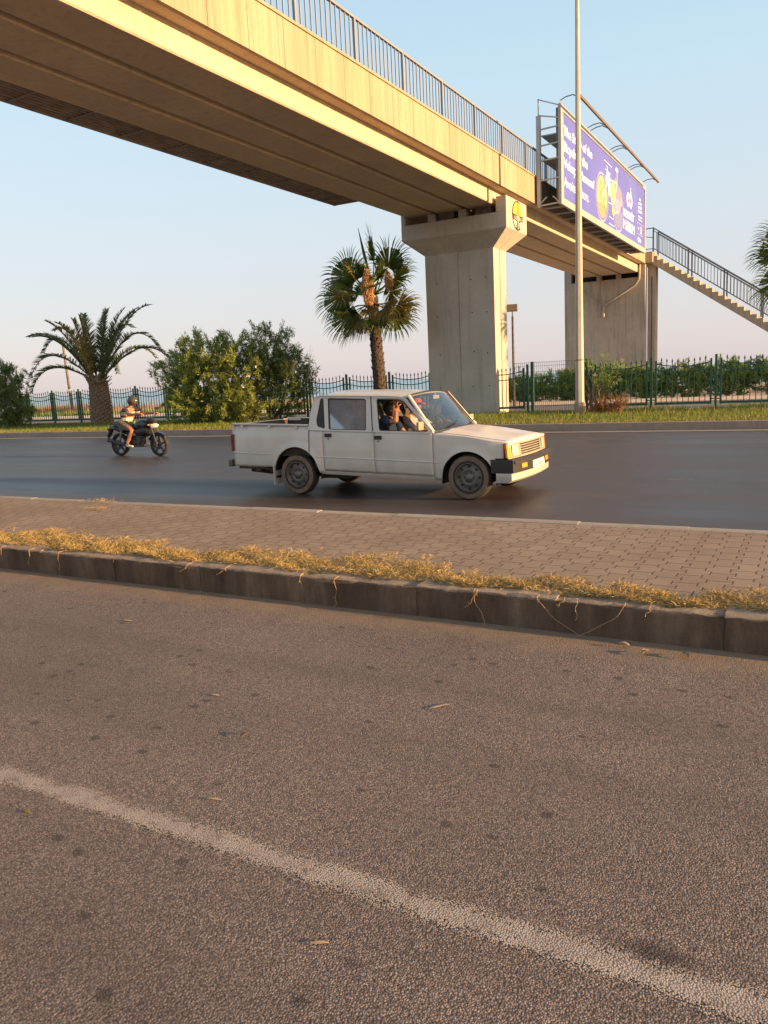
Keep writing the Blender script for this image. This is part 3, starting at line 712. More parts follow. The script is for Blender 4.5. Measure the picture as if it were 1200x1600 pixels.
for yy in (52.02, 53.62):
    m = MB(); x0, z0 = SX + .1, SZ
    sl = -RISE / RUN; x1 = SX + NST * RUN
    m.bar((x0, yy, z0 + 1.42), (x1, yy, z0 + 1.42 + sl * (x1 - x0)), .07, .06); m.bar((x0, yy, z0 + 1.27), (x1, yy, z0 + 1.27 + sl * (x1 - x0)), .04, .04); m.bar((x0, yy, z0 + .22), (x1, yy, z0 + .22 + sl * (x1 - x0)), .05, .05)
    k = 0; x = x0
    while x < x1:
        zz = z0 + sl * (x - x0); w = .09 if k % 11 == 0 else .03
        m.span((x - w / 2, yy - .02, zz + (-.1 if k % 11 == 0 else .25)), (x + w / 2, yy + .02, zz + 1.26 if k % 11 else zz + 1.40)); x += .185; k += 1
    if yy < 53: m.bar((x0, yy, z0 + 1.42), (x0 - .55, yy, z0 + 1.40), .05); m.bar((x0 - .5, yy, z0 + .2), (x0 - .5, yy, z0 + 1.4), .05); m.bar((x0, yy, z0 + .2), (x0 - .5, yy, z0 + .2), .04); m.bar((x0, yy, z0 + .85), (x0 - .5, yy, z0 + .95), .04)
    obj('stair_railing', m, 'stair_rail_paint', bridge, smooth=False)

# ================================================================== BILLBOARD on the right side of the bridge
PX, PY0, PY1, PZ0, PZ1 = -8.7, 30.15, 46.15, 7.82, 11.32
bb = thing('billboard', (PX, PY0, PZ0), 'wide lilac advertising billboard with a bicycle picture, hung on the footbridge side', 'billboard')
obj('poster', MB().span((PX - .06, PY0 + .25, PZ0 + .22), (PX - .03, PY1 - .25, PZ1 - .22)), 'board_print', bb, smooth=False)
fr = MB().span((PX - .12, PY0, PZ0), (PX, PY0 + .3, PZ1)).span((PX - .12, PY1 - .22, PZ0), (PX, PY1, PZ1)).span((PX - .121, PY0 + .301, PZ0 + .001), (PX - .002, PY1 - .221, PZ0 + .25)).span((PX - .121, PY0 + .301, PZ1 - .22), (PX - .002, PY1 - .221, PZ1 - .001))
obj('frame', fr, 'board_frame', bb, smooth=False, bevel=.01)
obj('backing', MB().span((PX - .22, PY0 + .1, PZ0 + .1), (PX - .13, PY1 - .1, PZ1 - .1)), 'board_back', bb, smooth=False)
st = MB()
XI = -9.58
st.span((XI - .07, PY0, PZ0 - .02), (XI + .07, PY0 + .16, PZ1 - .28))
for yy in np.arange(PY0 + 4, PY1, 4): st.span((XI - .05, yy, PZ0), (XI + .05, yy + .12, PZ1 - .5))
for z in (7.86, 8.75, 9.45, 9.98, 10.55): st.bar((XI, PY0 + .05, z), (PX - .1, PY0 + .05, z + (.03)), .05)
st.bar((XI + .02, PY0 + .03, 11.0), (XI + .02, PY0 + .03, 11.62), .035); st.bar((XI + .02, PY0 + .03, 11.60), (PX - .1, PY0 + .03, 11.28), .035); st.bar((XI + .02, PY0 + .03, 11.05), (PX - .1, PY0 + .03, 10.85), .04)
st.bar((XI, PY0 + .05, 7.9), (XI + .3, PY0 + .05, 8.15), .04); st.bar((PX - .1, PY0 + .05, 7.9), (PX - .35, PY0 + .05, 8.15), .04)
for yy in np.arange(PY0 + .6, PY1, 1.3): st.bar((XI, yy, PZ0 + .02), (PX - .1, yy, PZ0 + .02), .06)
explode('frame_strut', st, 'board_steel', bb)
cw = MB()
for xx in np.arange(XI + .08, PX - .12, .085): cw.span((xx, PY0 + .2, PZ0 + .05), (xx + .035, PY1 - .05, PZ0 + .09))
for yy in np.arange(PY0 + .2, PY1, .55): cw.span((XI + .05, yy, PZ0 + .092), (PX - .12, yy + .05, PZ0 + .12))
obj('catwalk_grating', cw, 'dark_mesh', bb, smooth=False)
cw = MB()
for zz in (9.5, 10.35): obj('upper_catwalk', MB().span((XI + .06, PY0 + .2, zz), (PX - .24, PY1 - .1, zz + .04)), 'board_steel', bb, smooth=False)
# lamp rail held out in front of the board on curved arms
lr = MB(); RX, RZ = -7.95, 11.20
lr.bar((RX, PY0 - .2, RZ + .15), (RX, PY1 - .6, RZ + .10), .07, .10)
obj('lamp_rail', lr, 'rust_steel', bb, smooth=False)
for yy, dbl in ((PY0 + .1, 0), (34.2, 1), (38.1, 1), (42.0, 1), (45.6, 0)):
    for d in ((0, .45) if dbl else (0,)):
        m = MB().tube([(PX - .05, yy + d, PZ1 - .02), (PX - .05, yy + d, PZ1 + .12), (PX + .16, yy + d, PZ1 + .20), (PX + .42, yy + d, PZ1 + .22), (RX - .03, yy + d, RZ + .16)], .022, 6)
        obj('lamp_arm', m, 'stair_rail_paint', bb)
# printed lettering and picture
LX = PX - .028
def pt(y, z): return lambda u, v, w: Vector((LX + w * .5, y + u, z + v)) - Vector(bb.location)
for s, y, z, w, h, bo in (('The Story of the', 30.55, 10.22, 4.2, .46, .018), ('Bicycle at the', 30.55, 9.66, 3.45, .46, .018), ('Velespit Museum!', 30.55, 9.08, 4.5, .46, .018), ('Awaits Visitors.', 30.58, 8.52, 3.6, .36, 0.0)):
    text_mesh(s, w, h, pt(y, z), 'lettering', 'print_white', bb, bold=bo)
def ring_strip(a, b, y0, z0, w, n=48, a0=0, a1=2 * math.pi):
    m = MB(); vs = []; nn = n
    for k in range(nn + 1):
        t = a0 + (a1 - a0) * k / nn; vs += [(LX, y0 + a * math.cos(t), z0 + b * math.sin(t)), (LX, y0 + (a - w) * math.cos(t), z0 + (b - w) * math.sin(t))]
    return m.add(vs, [(2 * k, 2 * k + 1, 2 * k + 3, 2 * k + 2) for k in range(nn)])
def pic(m, mat, d=0): 
    m.v = [(x + d, y, z) for x, y, z in m.v]; obj('picture', m, mat, bb, smooth=False)
def blob(y0, z0, a, b, d0, d1, n=32, a0=0, a1=2 * math.pi): return MB().prism(disc(a, b, y0, z0, n, a0, a1), LX + d0, LX + d1, 'x')
wl1, wr1 = (36.45, 9.12), (39.6, 9.1)
pic(blob(*wl1, .95, .88, -.002, .004), 'print_yellow')
pic(MB().prism(disc(.95, .88, *wl1, 20, R(200), R(340)), LX + .004, LX + .006, 'x'), 'print_orange')
for k in range(9):
    a = k * .7; m = MB(); p0 = (wl1[0] + .75 * math.cos(a) * rng.uniform(.3, 1), wl1[1] + .7 * math.sin(a) * rng.uniform(.3, 1)); p1 = (p0[0] + rng.uniform(-.4, .4), p0[1] + rng.uniform(-.5, .5))
    m.bar((LX + .012, p0[0], p0[1]), (LX + .012, p1[0], p1[1]), .03, .004, up=(1, 0, 0)); pic(m, 'print_ink')
for (c, mat) in ((wl1, 'print_line'), (wr1, 'print_line')):
    pic(ring_strip(1.08, .99, *c, .035), mat, .004); pic(ring_strip(1.2, 1.03, *c, .02), mat, .004)
pic(MB().prism(disc(.95, .88, *wr1, 20, R(180), R(360)), LX - .002, LX + .004, 'x'), 'print_blue')
pic(MB().prism(disc(.95, .88, *wr1, 20, R(20), R(100)) + [wr1], LX - .002, LX + .005, 'x'), 'print_pink')
pic(MB().prism([(38.3, 9.95), (39.0, 10.45), (40.2, 9.9), (39.9, 9.3), (39.1, 9.2)], LX - .002, LX + .006, 'x'), 'print_grey')
pic(MB().prism([(37.9, 9.5), (38.2, 10.1), (38.9, 10.15), (39.1, 9.4), (38.5, 9.1)], LX - .002, LX + .008, 'x'), 'print_yellow')
pic(MB().prism([(38.9, 9.4), (39.6, 9.6), (40.1, 9.2), (39.5, 8.8), (38.9, 9.0)], LX - .002, LX + .009, 'x'), 'print_pink')
def line(p, q, w=.035, mat='print_white', d=.01):
    m = MB().bar((LX + d, *p), (LX + d, *q), w, .004, up=(1, 0, 0)); pic(m, mat)
for p, q, w in (((36.45, 9.02), (37.6, 10.1), .05), ((37.6, 10.1), (38.5, 8.75), .05), ((38.5, 8.75), (39.6, 8.98), .05), ((38.5, 8.75), (39.3, 10.2), .05), ((37.5, 10.1), (39.3, 10.2), .05), ((37.3, 10.6), (37.6, 10.0), .07),
                ((36.8, 10.75), (38.2, 10.7), .03), ((37.0, 10.4), (38.0, 10.35), .03), ((39.3, 10.2), (39.3, 10.75), .06), ((37.7, 8.5), (38.6, 8.5), .03), ((37.7, 8.2), (38.7, 8.2), .03), ((37.6, 9.1), (38.4, 9.1), .03)):
    line(p, q, w)
pic(MB().prism([(37.0, 9.95), (37.3, 10.35), (37.8, 10.3), (38.0, 9.9), (37.7, 9.3), (37.5, 9.8)], LX - .002, LX + .012, 'x'), 'print_white')
pic(blob(39.25, 10.78, .28, .10, .0, .012, 20), 'print_white')
pic(blob(38.55, 8.85, .3, .2, .0, .012, 20), 'print_yellow')
# logo: two rings with a bar, over two lines of lettering
pic(ring_strip(.34, .34, 41.75, 9.9, .16), 'print_white', .012); pic(ring_strip(.34, .34, 42.35, 9.9, .16), 'print_white', .012); line((41.7, 9.95), (42.4, 10.35), .12, d=.014); line((42.2, 10.1), (42.3, 10.55), .08, d=.014)
text_mesh('VELESPİT', 2.6, .46, pt(40.6, 9.0), 'lettering', 'print_white', bb, bold=.03)
text_mesh('MUSEUM', 2.6, .46, pt(40.7, 8.4), 'lettering', 'print_white', bb, bold=.03)
for z, w in ((10.35, .5), (10.15, .8), (9.95, 1.0), (9.75, 1.1)): line((44.7 - w / 2, z), (44.7 + w / 2 - .1, z + .03), .11)
line((44.2, 9.5), (45.2, 9.5), .05); line((44.2, 9.35), (45.2, 9.35), .05)
for p, q in (((43.9, 9.15), (45.5, 9.15)), ((43.9, 8.6), (45.5, 8.6)), ((43.9, 9.15), (43.9, 8.6)), ((45.5, 9.15), (45.5, 8.6))): line(p, q, .025, 'print_line')
for p, q in (((44.15, 8.88), (44.45, 8.88)), ((44.75, 8.72), (44.75, 9.05)), ((44.95, 9.05), (44.95, 8.72)), ((45.15, 9.0), (45.15, 8.72)), ((44.75, 8.72), (45.2, 8.72))): line(p, q, .06)
pic(blob(44.35, 8.32, .18, .13, 0, .012, 16), 'print_white'); line((44.6, 8.35), (44.95, 8.35), .05); line((44.6, 8.25), (44.95, 8.25), .05)

# second board on the hidden side of the bridge: its grating shows under the girders
b2 = thing('billboard', (-14.5, -10, 7.6), 'dark underside grating of another billboard along the left edge of the footbridge', 'billboard')
m = MB()
for xx in np.arange(-14.6, -13.62, .14): m.span((xx, -12, 7.60), (xx + .05, 23.75, 7.64))
obj('catwalk_grating', m, 'mesh_grey', b2, smooth=False)
m = MB()
for yy in np.arange(-12, 23.8, 1.46): m.span((-14.619, yy - .03, 7.575), (-13.6, yy + .03, 7.598))
m.span((-14.7, -12, 7.57), (-14.62, 23.8, 7.68)).span((-14.619, 23.76, 7.58), (-13.6, 23.82, 7.70))
explode('frame_strut', m, 'mesh_grey', b2)
obj('backing', MB().span((-14.66, -12, 7.70), (-14.58, 23.8, 11.0)), 'board_back', b2, smooth=False)
obj('deck_plate', MB().span((-14.58, -12, 7.66), (-13.63, 23.7, 7.69)), 'mesh_grey', b2, smooth=False)

# ================================================================== LAMPS
lx, ly = -7.13, 26.6
lp = thing('street_lamp', (lx, ly, .2), 'very tall pale octagonal street lamp pole passing in front of the billboard', 'street lamp')
m = MB(); prof = [(.155, .15), (.15, 1.2), (.122, 4.6), (.088, 9), (.05, 15.2)]
m.lathe([(r, z) for r, z in prof], (lx, ly, 0), 'z', 8); obj('pole', m, 'lamp_paint', lp, smooth=False)
obj('base_sleeve', MB().lathe([(.21, .1), (.20, .55), (.175, .62)], (lx, ly, 0), 'z', 8), 'gutter_concrete', lp, smooth=False)
obj('band', MB().lathe([(.152, 2.0), (.152, 2.03)], (lx, ly, 0), 'z', 8), 'rust_steel', lp)
m = MB().tube([(lx, ly, 15.1), (lx, ly - .5, 15.6), (lx, ly - 1.8, 15.8)], [.05, .045, .04], 8); arm = obj('lamp_arm', m, 'lamp_paint', lp)
obj('lamp_head', MB().sphere((lx, ly - 2.15, 15.78), (.16, .42, .08)), 'galvanised', lp)
sx_, sy_ = -11.72, 33.0
s = thing('solar_lamp', (sx_, sy_, .2), 'slim solar street lamp with a tilted square panel, right of the near pier', 'street lamp')
obj('pole', MB().tube([(sx_, sy_, .15), (sx_, sy_, 4.1)], [.065, .05], 10), 'rust_steel', s)
obj('bracket', MB().tube([(sx_, sy_, 4.08), (sx_, sy_ - .03, 4.4)], .03, 6), 'rust_steel', s)
M = Matrix.Rotation(R(20), 3, 'Z') @ Matrix.Rotation(R(38), 3, 'X')
obj('solar_panel', MB().box((sx_ + .02, sy_ - .1, 4.45), (.44, .50, .04), M), 'rust_steel', s, smooth=False)
lx2, ly2 = -54.6, 45
s = thing('lamp_pole', (lx2, ly2, .2), 'leaning thin grey pole far behind the short date palm', 'pole')
obj('shaft', MB().tube([(lx2 + .12, ly2, 0), (lx2 + .02, ly2, 2.1), (lx2 - .2, ly2, 6.3)], [.12, .11, .08], 8), 'rust_steel', s)
obj('collar', MB().tube([(lx2 + .03, ly2, 1.9), (lx2 + .02, ly2, 2.2)], .17, 8), 'white_paint', s)

# ================================================================== FENCES
FY, FB = 27.5, .22
def fence(name, xs, label, xc):
    root = thing(name, (xs[0], FY, FB), label, 'fence')
    for x in xs:
        obj('post', MB().span((x - .036, FY - .036, FB - .15), (x + .036, FY + .036, 1.98)), 'fence_green', root, smooth=False)
    for a, b in zip(xs[:-1], xs[1:]):
        m = MB(); a2, b2 = a + .15, b - .15
        for x in (a2, b2): m.span((x - .028, FY - .028, .40), (x + .028, FY + .028, 1.86))
        m.span((a2 - .02, FY - .03, .41), (b2 + .02, FY + .03, .485))
        for z in (1.55, .55): m.span((a + .05, FY - .02, z), (a2 - .028, FY + .02, z + .04)); m.span((b2 + .028, FY - .02, z), (b - .05, FY + .02, z + .04))
        def sag(t): return .115 * (1 - (2 * t - 1) ** 2)
        for z0 in (1.76, 1.56):
            n = 12; prev = None
            for k in range(n + 1):
                t = k / n; p = (a2 + (b2 - a2) * t, FY, z0 - sag(t))
                if prev: m.bar(prev, p, .022, .032)
                prev = p
        nb = 9
        for k in range(1, nb + 1):
            t = k / (nb + 1); x = a2 + (b2 - a2) * t; top = 1.88 - sag(t) * .9
            m.span((x - .011, FY - .011, .48), (x + .011, FY + .011, top))
            m.lathe([(.011, top), (.030, top + .02), (.026, top + .04), (.002, top + .125)], (x, FY, 0), 'z', 6)
        obj('panel', m, 'fence_green', root, smooth=False)
    return root
fence('ornamental_fence', [-2.97 + 2 * k for k in range(-2, 6)], 'green spear-tipped iron fence running right from the tall lamp pole', 0)
fence('ornamental_fence', [-11.2, -9.25], 'short single bay of spear-tipped green fence between the near pier and the mesh panel', 0)
fence('ornamental_fence', [-14.9 - 1.98 * k for k in range(22, -1, -1)] + [-13.0], 'long green spear-tipped fence behind the palms and the big bush, left of the near pier', 0)
m_ = thing('mesh_fence', (-9.1, FY, FB), 'rectangular panel of green welded wire mesh behind the tall lamp pole', 'fence')
for x in (-9.05, -7.12): obj('post', MB().span((x - .045, FY - .095, FB - .15), (x + .045, FY - .005, 2.06)), 'fence_mesh_green', m_, smooth=False)
m = MB()
for x in np.arange(-9.7, -6.95, .075): m.span((x - .004, FY - .104, FB), (x + .004, FY - .096, 2.04))
for z in list(np.arange(.3, 2.05, .2)) + [2.03]: m.span((-9.75, FY - .112, z - .005), (-6.95, FY - .105, z + .005))
obj('wire_panel', m, 'fence_mesh_green', m_, smooth=False)

# ================================================================== VEGETATION
def unit(v): return v / (np.linalg.norm(v, axis=-1, keepdims=True) + 1e-9)
def shrub(name, base, blobs, label, cat, leafmat, n_twigs, leaves, L=.13, W=.03, group=None, flowers=0, fmat='petal_white', seed=1, stems=7, dense=1.0, twig_len=.5):
    """a bush: stems fan out from the base, twigs fill the blobs (centre, radii), every twig carries lance-shaped leaves"""
    global rng
    keep = rng; rng = np.random.default_rng(seed)
    root = thing(name, base, label, cat, group)
    base = np.array(base, float); B = [(np.array(c, float), np.array(r, float)) for c, r in blobs]
    vol = np.array([r.prod() ** (2 / 3) for _, r in B]); pk = vol / vol.sum()
    tips = []
    for i in rng.choice(len(B), n_twigs, p=pk):
        c, r = B[i]; d = unit(rng.normal(size=3)); rad = rng.uniform(.35, 1.0) ** .6 * (1 + .12 * rng.normal())
        p = c + d * r * rad
        if p[2] < base[2] + .08: p[2] = base[2] + .08 + abs(rng.normal()) * .15
        tips.append(p)
    tips = np.array(tips)
    m = MB()
    for k in range(stems):
        t = tips[rng.integers(len(tips))]; a = base + np.array([rng.normal() * .18, rng.normal() * .12, -.1]); t = a + (t - a) * .8
        mid = (a + t) / 2 + np.array([rng.normal() * .12, rng.normal() * .12, .25]); m.tube([a, mid, t], [.035, .022, .008], 5)
    obj('branches', m, 'twig', root, smooth=False)
    # direction of a twig: away from the base, upward
    out = unit(tips - base + np.array([0, 0, .2])); out = unit(out + rng.normal(size=out.shape) * .45 + np.array([0, 0, .02]))
    idx = np.repeat(np.arange(len(tips)), leaves); t = rng.uniform(-1, .15, len(idx)) * twig_len * .8
    P = tips[idx] + out[idx] * t[:, None] + rng.normal(size=(len(idx), 3)) * .035
    D = unit(out[idx] + rng.normal(size=P.shape) * .65); ok = P[:, 2] > base[2] - .02; P, D = P[ok], D[ok]
    n = len(P); V, F = ribbons(P, D, L * rng.uniform(.7, 1.3, n), W * rng.uniform(.7, 1.2, n), 2, rng.uniform(.05, .5, n), taper=.8)
    np_mesh('foliage', V, F, leafmat, root)
    if flowers:
        for f in range(flowers):
            c, r = B[rng.integers(len(B))]; d = unit(np.array([rng.normal() * .8 + .2, -abs(rng.normal()) - .4, rng.normal() * .7])); p = c + d * r * 1.02
            k = 7; PP = np.repeat(p[None], k, 0) + rng.normal(size=(k, 3)) * .035; V, F = ribbons(PP, unit(rng.normal(size=(k, 3)) + d), np.full(k, .08), np.full(k, .07), 1, np.full(k, .1), taper=.3)
            np_mesh('flower', V, F, fmat, root)
    rng = keep; return root

shrub('oleander_bush', (-22.6, 26.0, .2), [((-22.7, 25.8, 1.9), (2.5, 1.3, 1.5)), ((-22.6, 25.8, 3.1), (1.6, 1.1, 1.15)), ((-24.5, 25.9, 2.6), (1.25, .9, .8)), ((-20.7, 25.8, 2.4), (1.3, 1.1, 1.4)), ((-22.2, 25.2, 1.1), (2.4, 1.1, .95)), ((-20.3, 25.6, 1.1), (1.3, 1, .9)), ((-24.2, 25.9, 1.5), (.9, .8, .8))],
      'big yellow-green oleander bush with pale flowers, between the two palms', 'bush', 'oleander_leaf', 900, 60, .16, .034, 'oleander bushes on the grass verge', 10, seed=3, stems=14)
shrub('oleander_bush', (-19.8, 26.5, .2), [((-20.0, 26.5, 3.05), (1.45, .9, 1.25)), ((-18.95, 26.5, 2.3), (1.05, .9, 1.05)), ((-19.2, 26.5, 1.5), (1.1, .8, 1.2))],
      'darker green oleander bush half behind the big yellow-green one', 'bush', 'oleander_dark', 380, 50, .15, .032, 'oleander bushes on the grass verge', 2, seed=5, stems=9)
shrub('oleander_bush', (-35.6, 25.7, .2), [((-36.3, 25.8, 1.4), (1.8, 1.0, 1.3)), ((-35.6, 25.7, 2.6), (1.2, .8, 1.0)), ((-35.0, 25.6, .9), (1.0, .8, .7)), ((-37.2, 25.8, 2.4), (1.4, .9, 1.3))],
      'oleander bush with white flowers at the left edge, beside the fence', 'bush', 'oleander_dark', 420, 52, .17, .036, 'oleander bushes on the grass verge', 14, seed=8, stems=9)
# hedge of oleanders beyond the path on the right
hx = -14.2; k = 0
hl = ['low green oleander right of the solar lamp, seen beside the near pier', 'green oleander with a cream flower behind the wire mesh panel', 'bushy green oleander just left of the tall lamp pole, beyond the path', 'taller oleander with loose top shoots behind the dry shrub',
      'dense green oleander below the far pier, beyond the path', 'dark green oleander behind the fence under the foot of the stair', 'green oleander with a pink flower, second from the right edge', 'broad green oleander behind the fence at the right edge']
xs_ = [-14.9, -13.2, -11.2, -9.3, -7.4, -5.5, -3.6, -1.7]
for k, hx in enumerate(xs_):
    hh = [1.35, 1.6, 1.7, 1.95, 1.75, 1.75, 1.85, 1.9][k]
    shrub('oleander_shrub', (hx, 39.2, .2), [((hx, 39.2, .85), (1.25, .8, .7)), ((hx - .3, 39.2, hh - .45), (.9, .7, .55)), ((hx + .5, 39.1, hh - .5), (.8, .6, .5))], hl[k], 'shrub', 'hedge_leaf', 190, 42, .17, .045, 'oleander shrubs beyond the path', [1, 1, 1, 2, 1, 2, 3, 2][k], 'petal_pink' if k in (3, 6) else 'petal_white', seed=20 + k, stems=4)
shrub('oleander_shrub', (2.0, 39.2, .2), [((1.2, 39.2, .9), (2.2, .9, .9)), ((4.2, 39.2, .9), (1.8, .9, .9))], 'long green oleander shrub just past the right edge of the view', 'shrub', 'hedge_leaf', 240, 40, .17, .045, 'oleander shrubs beyond the path', 0, seed=40, stems=4)
shrub('dry_shrub', (-6.1, 26.3, .2), [((-6.1, 26.3, .5), (.55, .4, .34)), ((-6.3, 26.3, .4), (.5, .3, .22)), ((-5.75, 26.3, .6), (.3, .25, .32))], 'reddish half-dry shrub in the grass beside the tall lamp pole', 'shrub', 'dry_shrub_leaf', 85, 22, .12, .022, None, 0, seed=50, stems=16)
shrub('green_shoots', (-6.6, 27.1, .2), [((-6.5, 27.1, 1.9), (.7, .3, .35)), ((-6.3, 27.1, 1.3), (.6, .3, .4))], 'thin leafy shoots rising through the fence above the reddish shrub', 'shrub', 'hedge_leaf', 26, 26, .12, .024, None, 2, 'petal_pink', seed=51, stems=10, twig_len=.35)
shrub('green_shrub', (-20.6, 36.6, .25), [((-20.6, 36.6, .6), (.8, .5, .45))], 'small round green shrub behind the fence between the big bush and the pickup cab', 'shrub', 'hedge_leaf', 60, 40, .12, .04, None, 0, seed=52, stems=3)
# sapling by the fence
sp = thing('sapling', (-19.3, 28.8, .2), 'thin young tree with a few bright leaves, behind the fence above the pickup bed', 'tree')
m = MB().tube([(-19.3, 28.8, .1), (-19.45, 28.8, 1.3), (-19.5, 28.8, 2.2), (-19.6, 28.8, 3.1)], [.022, .018, .012, .004], 6)
for k in range(7):
    z = 1.7 + k * .2; m.tube([(-19.48, 28.8, z), (-19.48 + rng.normal() * .12 + .12, 28.8, z + .45)], [.006, .002], 4)
obj('stem', m, 'twig', sp)
P = np.stack([-19.35 + rng.normal(size=380) * .13 - .1 * 0, 28.8 + rng.normal(size=380) * .12, 1.2 + rng.beta(1.3, 1.6, 380) * 1.75], 1); P[:, 0] -= (P[:, 2] - 1.2) * .12
V, F = ribbons(P, rng.normal(size=P.shape), np.full(380, .10), np.full(380, .05), 2, np.full(380, .2)); np_mesh('foliage', V, F, 'sapling_leaf', sp)

# ---------------------------------------------------------------- fan palms
def fan_frond(a, b, d_out, blade, droop, name, root, mat, roll=0.0, nseg=34, spread=R(125), petw=.022):
    """petiole from a to b, then a fan of pleated segments, tips hanging"""
    d = unit(d_out); side = unit(np.cross(d, [0, 0, 1.0])); up = np.cross(side, d)
    rl = roll; side, up = side * math.cos(rl) + up * math.sin(rl), up * math.cos(rl) - side * math.sin(rl)
    ang = np.linspace(-spread, spread, nseg) + rng.normal(size=nseg) * .02
    D = np.cos(ang)[:, None] * d + np.sin(ang)[:, None] * side + up * .10
    D += rng.normal(size=D.shape) * .03
    P0 = np.repeat(b[None], nseg, 0); L = blade * (.78 + .22 * np.cos(ang)) * rng.uniform(.93, 1.05, nseg)
    # joined inner part: wide overlapping wedges; free outer part: narrow, drooping
    D = unit(D); Lin = L * .66; inner = P0 + D * Lin[:, None]; w = 2 * Lin * math.tan(spread / nseg) * 1.15
    pn = unit(np.cross(D, np.repeat(up[None], nseg, 0)))
    fold = up * .012
    V1 = np.stack([P0 - pn * .01, P0 + pn * .01, inner + pn * (w / 2)[:, None] + fold, inner + up * -.02, inner - pn * (w / 2)[:, None] + fold], 1).reshape(-1, 3)
    o = (np.arange(nseg) * 5)[:, None]; F1 = np.concatenate([o + np.array([[0, 1, 2, 3]]), o + np.array([[0, 3, 4, 4]])], 0)
    F1 = np.concatenate([o + np.array([[0, 1, 2, 3]]), o + np.array([[1, 0, 4, 3]])], 0)
    nV = inner + np.array([0, 0, 0]); dr = droop * rng.uniform(.6, 1.3, nseg)
    V2, F2 = ribbons(nV, D, L * .45, w * .55, 4, dr, side=pn)
    V, F = cat_vf([(V1, F1), (V2, F2)])
    mb = MB(); mid = (a + b) / 2 + np.array([0, 0, .06]); mb.tube([a, mid, b], [petw * 1.3, petw, petw * .7], 5)
    pv = np.array([tuple(p) for p in mb.v]); pf = [f for f in mb.f if len(f) == 4]
    V, F = cat_vf([(V, F), (pv, np.array(pf))])
    np_mesh('frond', V, F, mat, root)
def fan_palm(base, h, label, fronds, tr=.245, seed=2, lean=0.0, fruit=True, blade=1.0, pet=1.0):
    global rng; keep = rng; rng = np.random.default_rng(seed)
    base = np.array(base, float); root = thing('fan_palm', tuple(base), label, 'palm tree'); top = base + np.array([lean, 0, h])
    m = MB(); n = 16; K = 40; pts = [tuple(base + (top - base) * t / K - np.array([0, 0, .1])) for t in range(K + 1)]
    m.tube(pts, [tr * (1.12 - .22 * t / K) * (1 + .05 * math.sin(t * 2.1)) for t in range(K + 1)], n)
    # old leaf boots: pointed flaps all around
    nb = int(h * 70)
    for k in range(nb):
        t = k / nb; a = k * 2.399963 + rng.normal() * .1; c = base + (top - base) * t; r = tr * (1.08 - .2 * t)
        o = np.array([math.cos(a), math.sin(a), 0]); s = np.array([-math.sin(a), math.cos(a), 0]); w = .085 * rng.uniform(.7, 1.3); ln = rng.uniform(.10, .2); fl = rng.uniform(.03, .10)
        p = c + o * (r - .015); m.add([p - s * w, p + s * w, p + o * fl + np.array([0, 0, ln]) + s * w * .25, p + o * fl + np.array([0, 0, ln]) - s * w * .25, p + o * .05 - np.array([0, 0, .06])], [(0, 1, 2, 3), (0, 4, 1)])
    obj('trunk', m, 'bark', root, smooth=False, recalc=False)
    for i, (az, el, kind, bl, *rr_) in enumerate(fronds):
        az_, el_ = R(az), R(el); d = np.array([math.cos(az_) * math.cos(el_), math.sin(az_) * math.cos(el_), math.sin(el_)])
        a = top + np.array([math.cos(az_), math.sin(az_), 0]) * .15 + np.array([0, 0, .1 if el > 0 else -.25]); b = a + d * pet * bl * (1.0 if el > -20 else .8)
        d2 = d + np.array([0, 0, -.28 if el < 45 else 0]); fan_frond(a, b, d2, blade * bl, {'g': .30, 'y': .32, 'b': .34}[kind], 'frond', root, {'g': 'palm_leaf', 'y': 'palm_gold', 'b': 'palm_dry'}[kind], roll=rr_[0] if rr_ else float(rng.uniform(.5, 1.15)) * (1 if math.cos(az_) < 0 else -1), spread=R(98 if kind != 'b' else 55))
    if fruit:
        for (ox, oy, oz, r, ln, cnt) in fruit:
            P = []; st = top + np.array([0, -.1, .3]); c = top + np.array([ox, oy, oz])
            n_ = cnt; t = rng.uniform(0, 1, n_); rad = r * (np.sin(np.clip(t, .03, 1) * 2.8) * .75 + .25) * np.sqrt(rng.uniform(.2, 1, n_)); an = rng.uniform(0, 6.28, n_)
            P = np.stack([c[0] + rad * np.cos(an) + t * .05, c[1] + rad * np.sin(an), c[2] - t * ln], 1)
            D = np.stack([np.cos(an) * .6, np.sin(an) * .6, -np.full(n_, .7)], 1)
            V, F = ribbons(P, D, rng.uniform(.05, .12, n_), np.full(n_, .028), 2, np.full(n_, .4)); fr_ = np_mesh('fruit_cluster', V, F, 'fruit', root)
            obj('fruit_stalk', MB().tube([st, (st + c) / 2 + np.array([0, -.15, .4]), c, c - np.array([0, 0, ln * .8])], [.03, .025, .02, .01], 5), 'palm_gold', fr_)
    rng = keep; return root
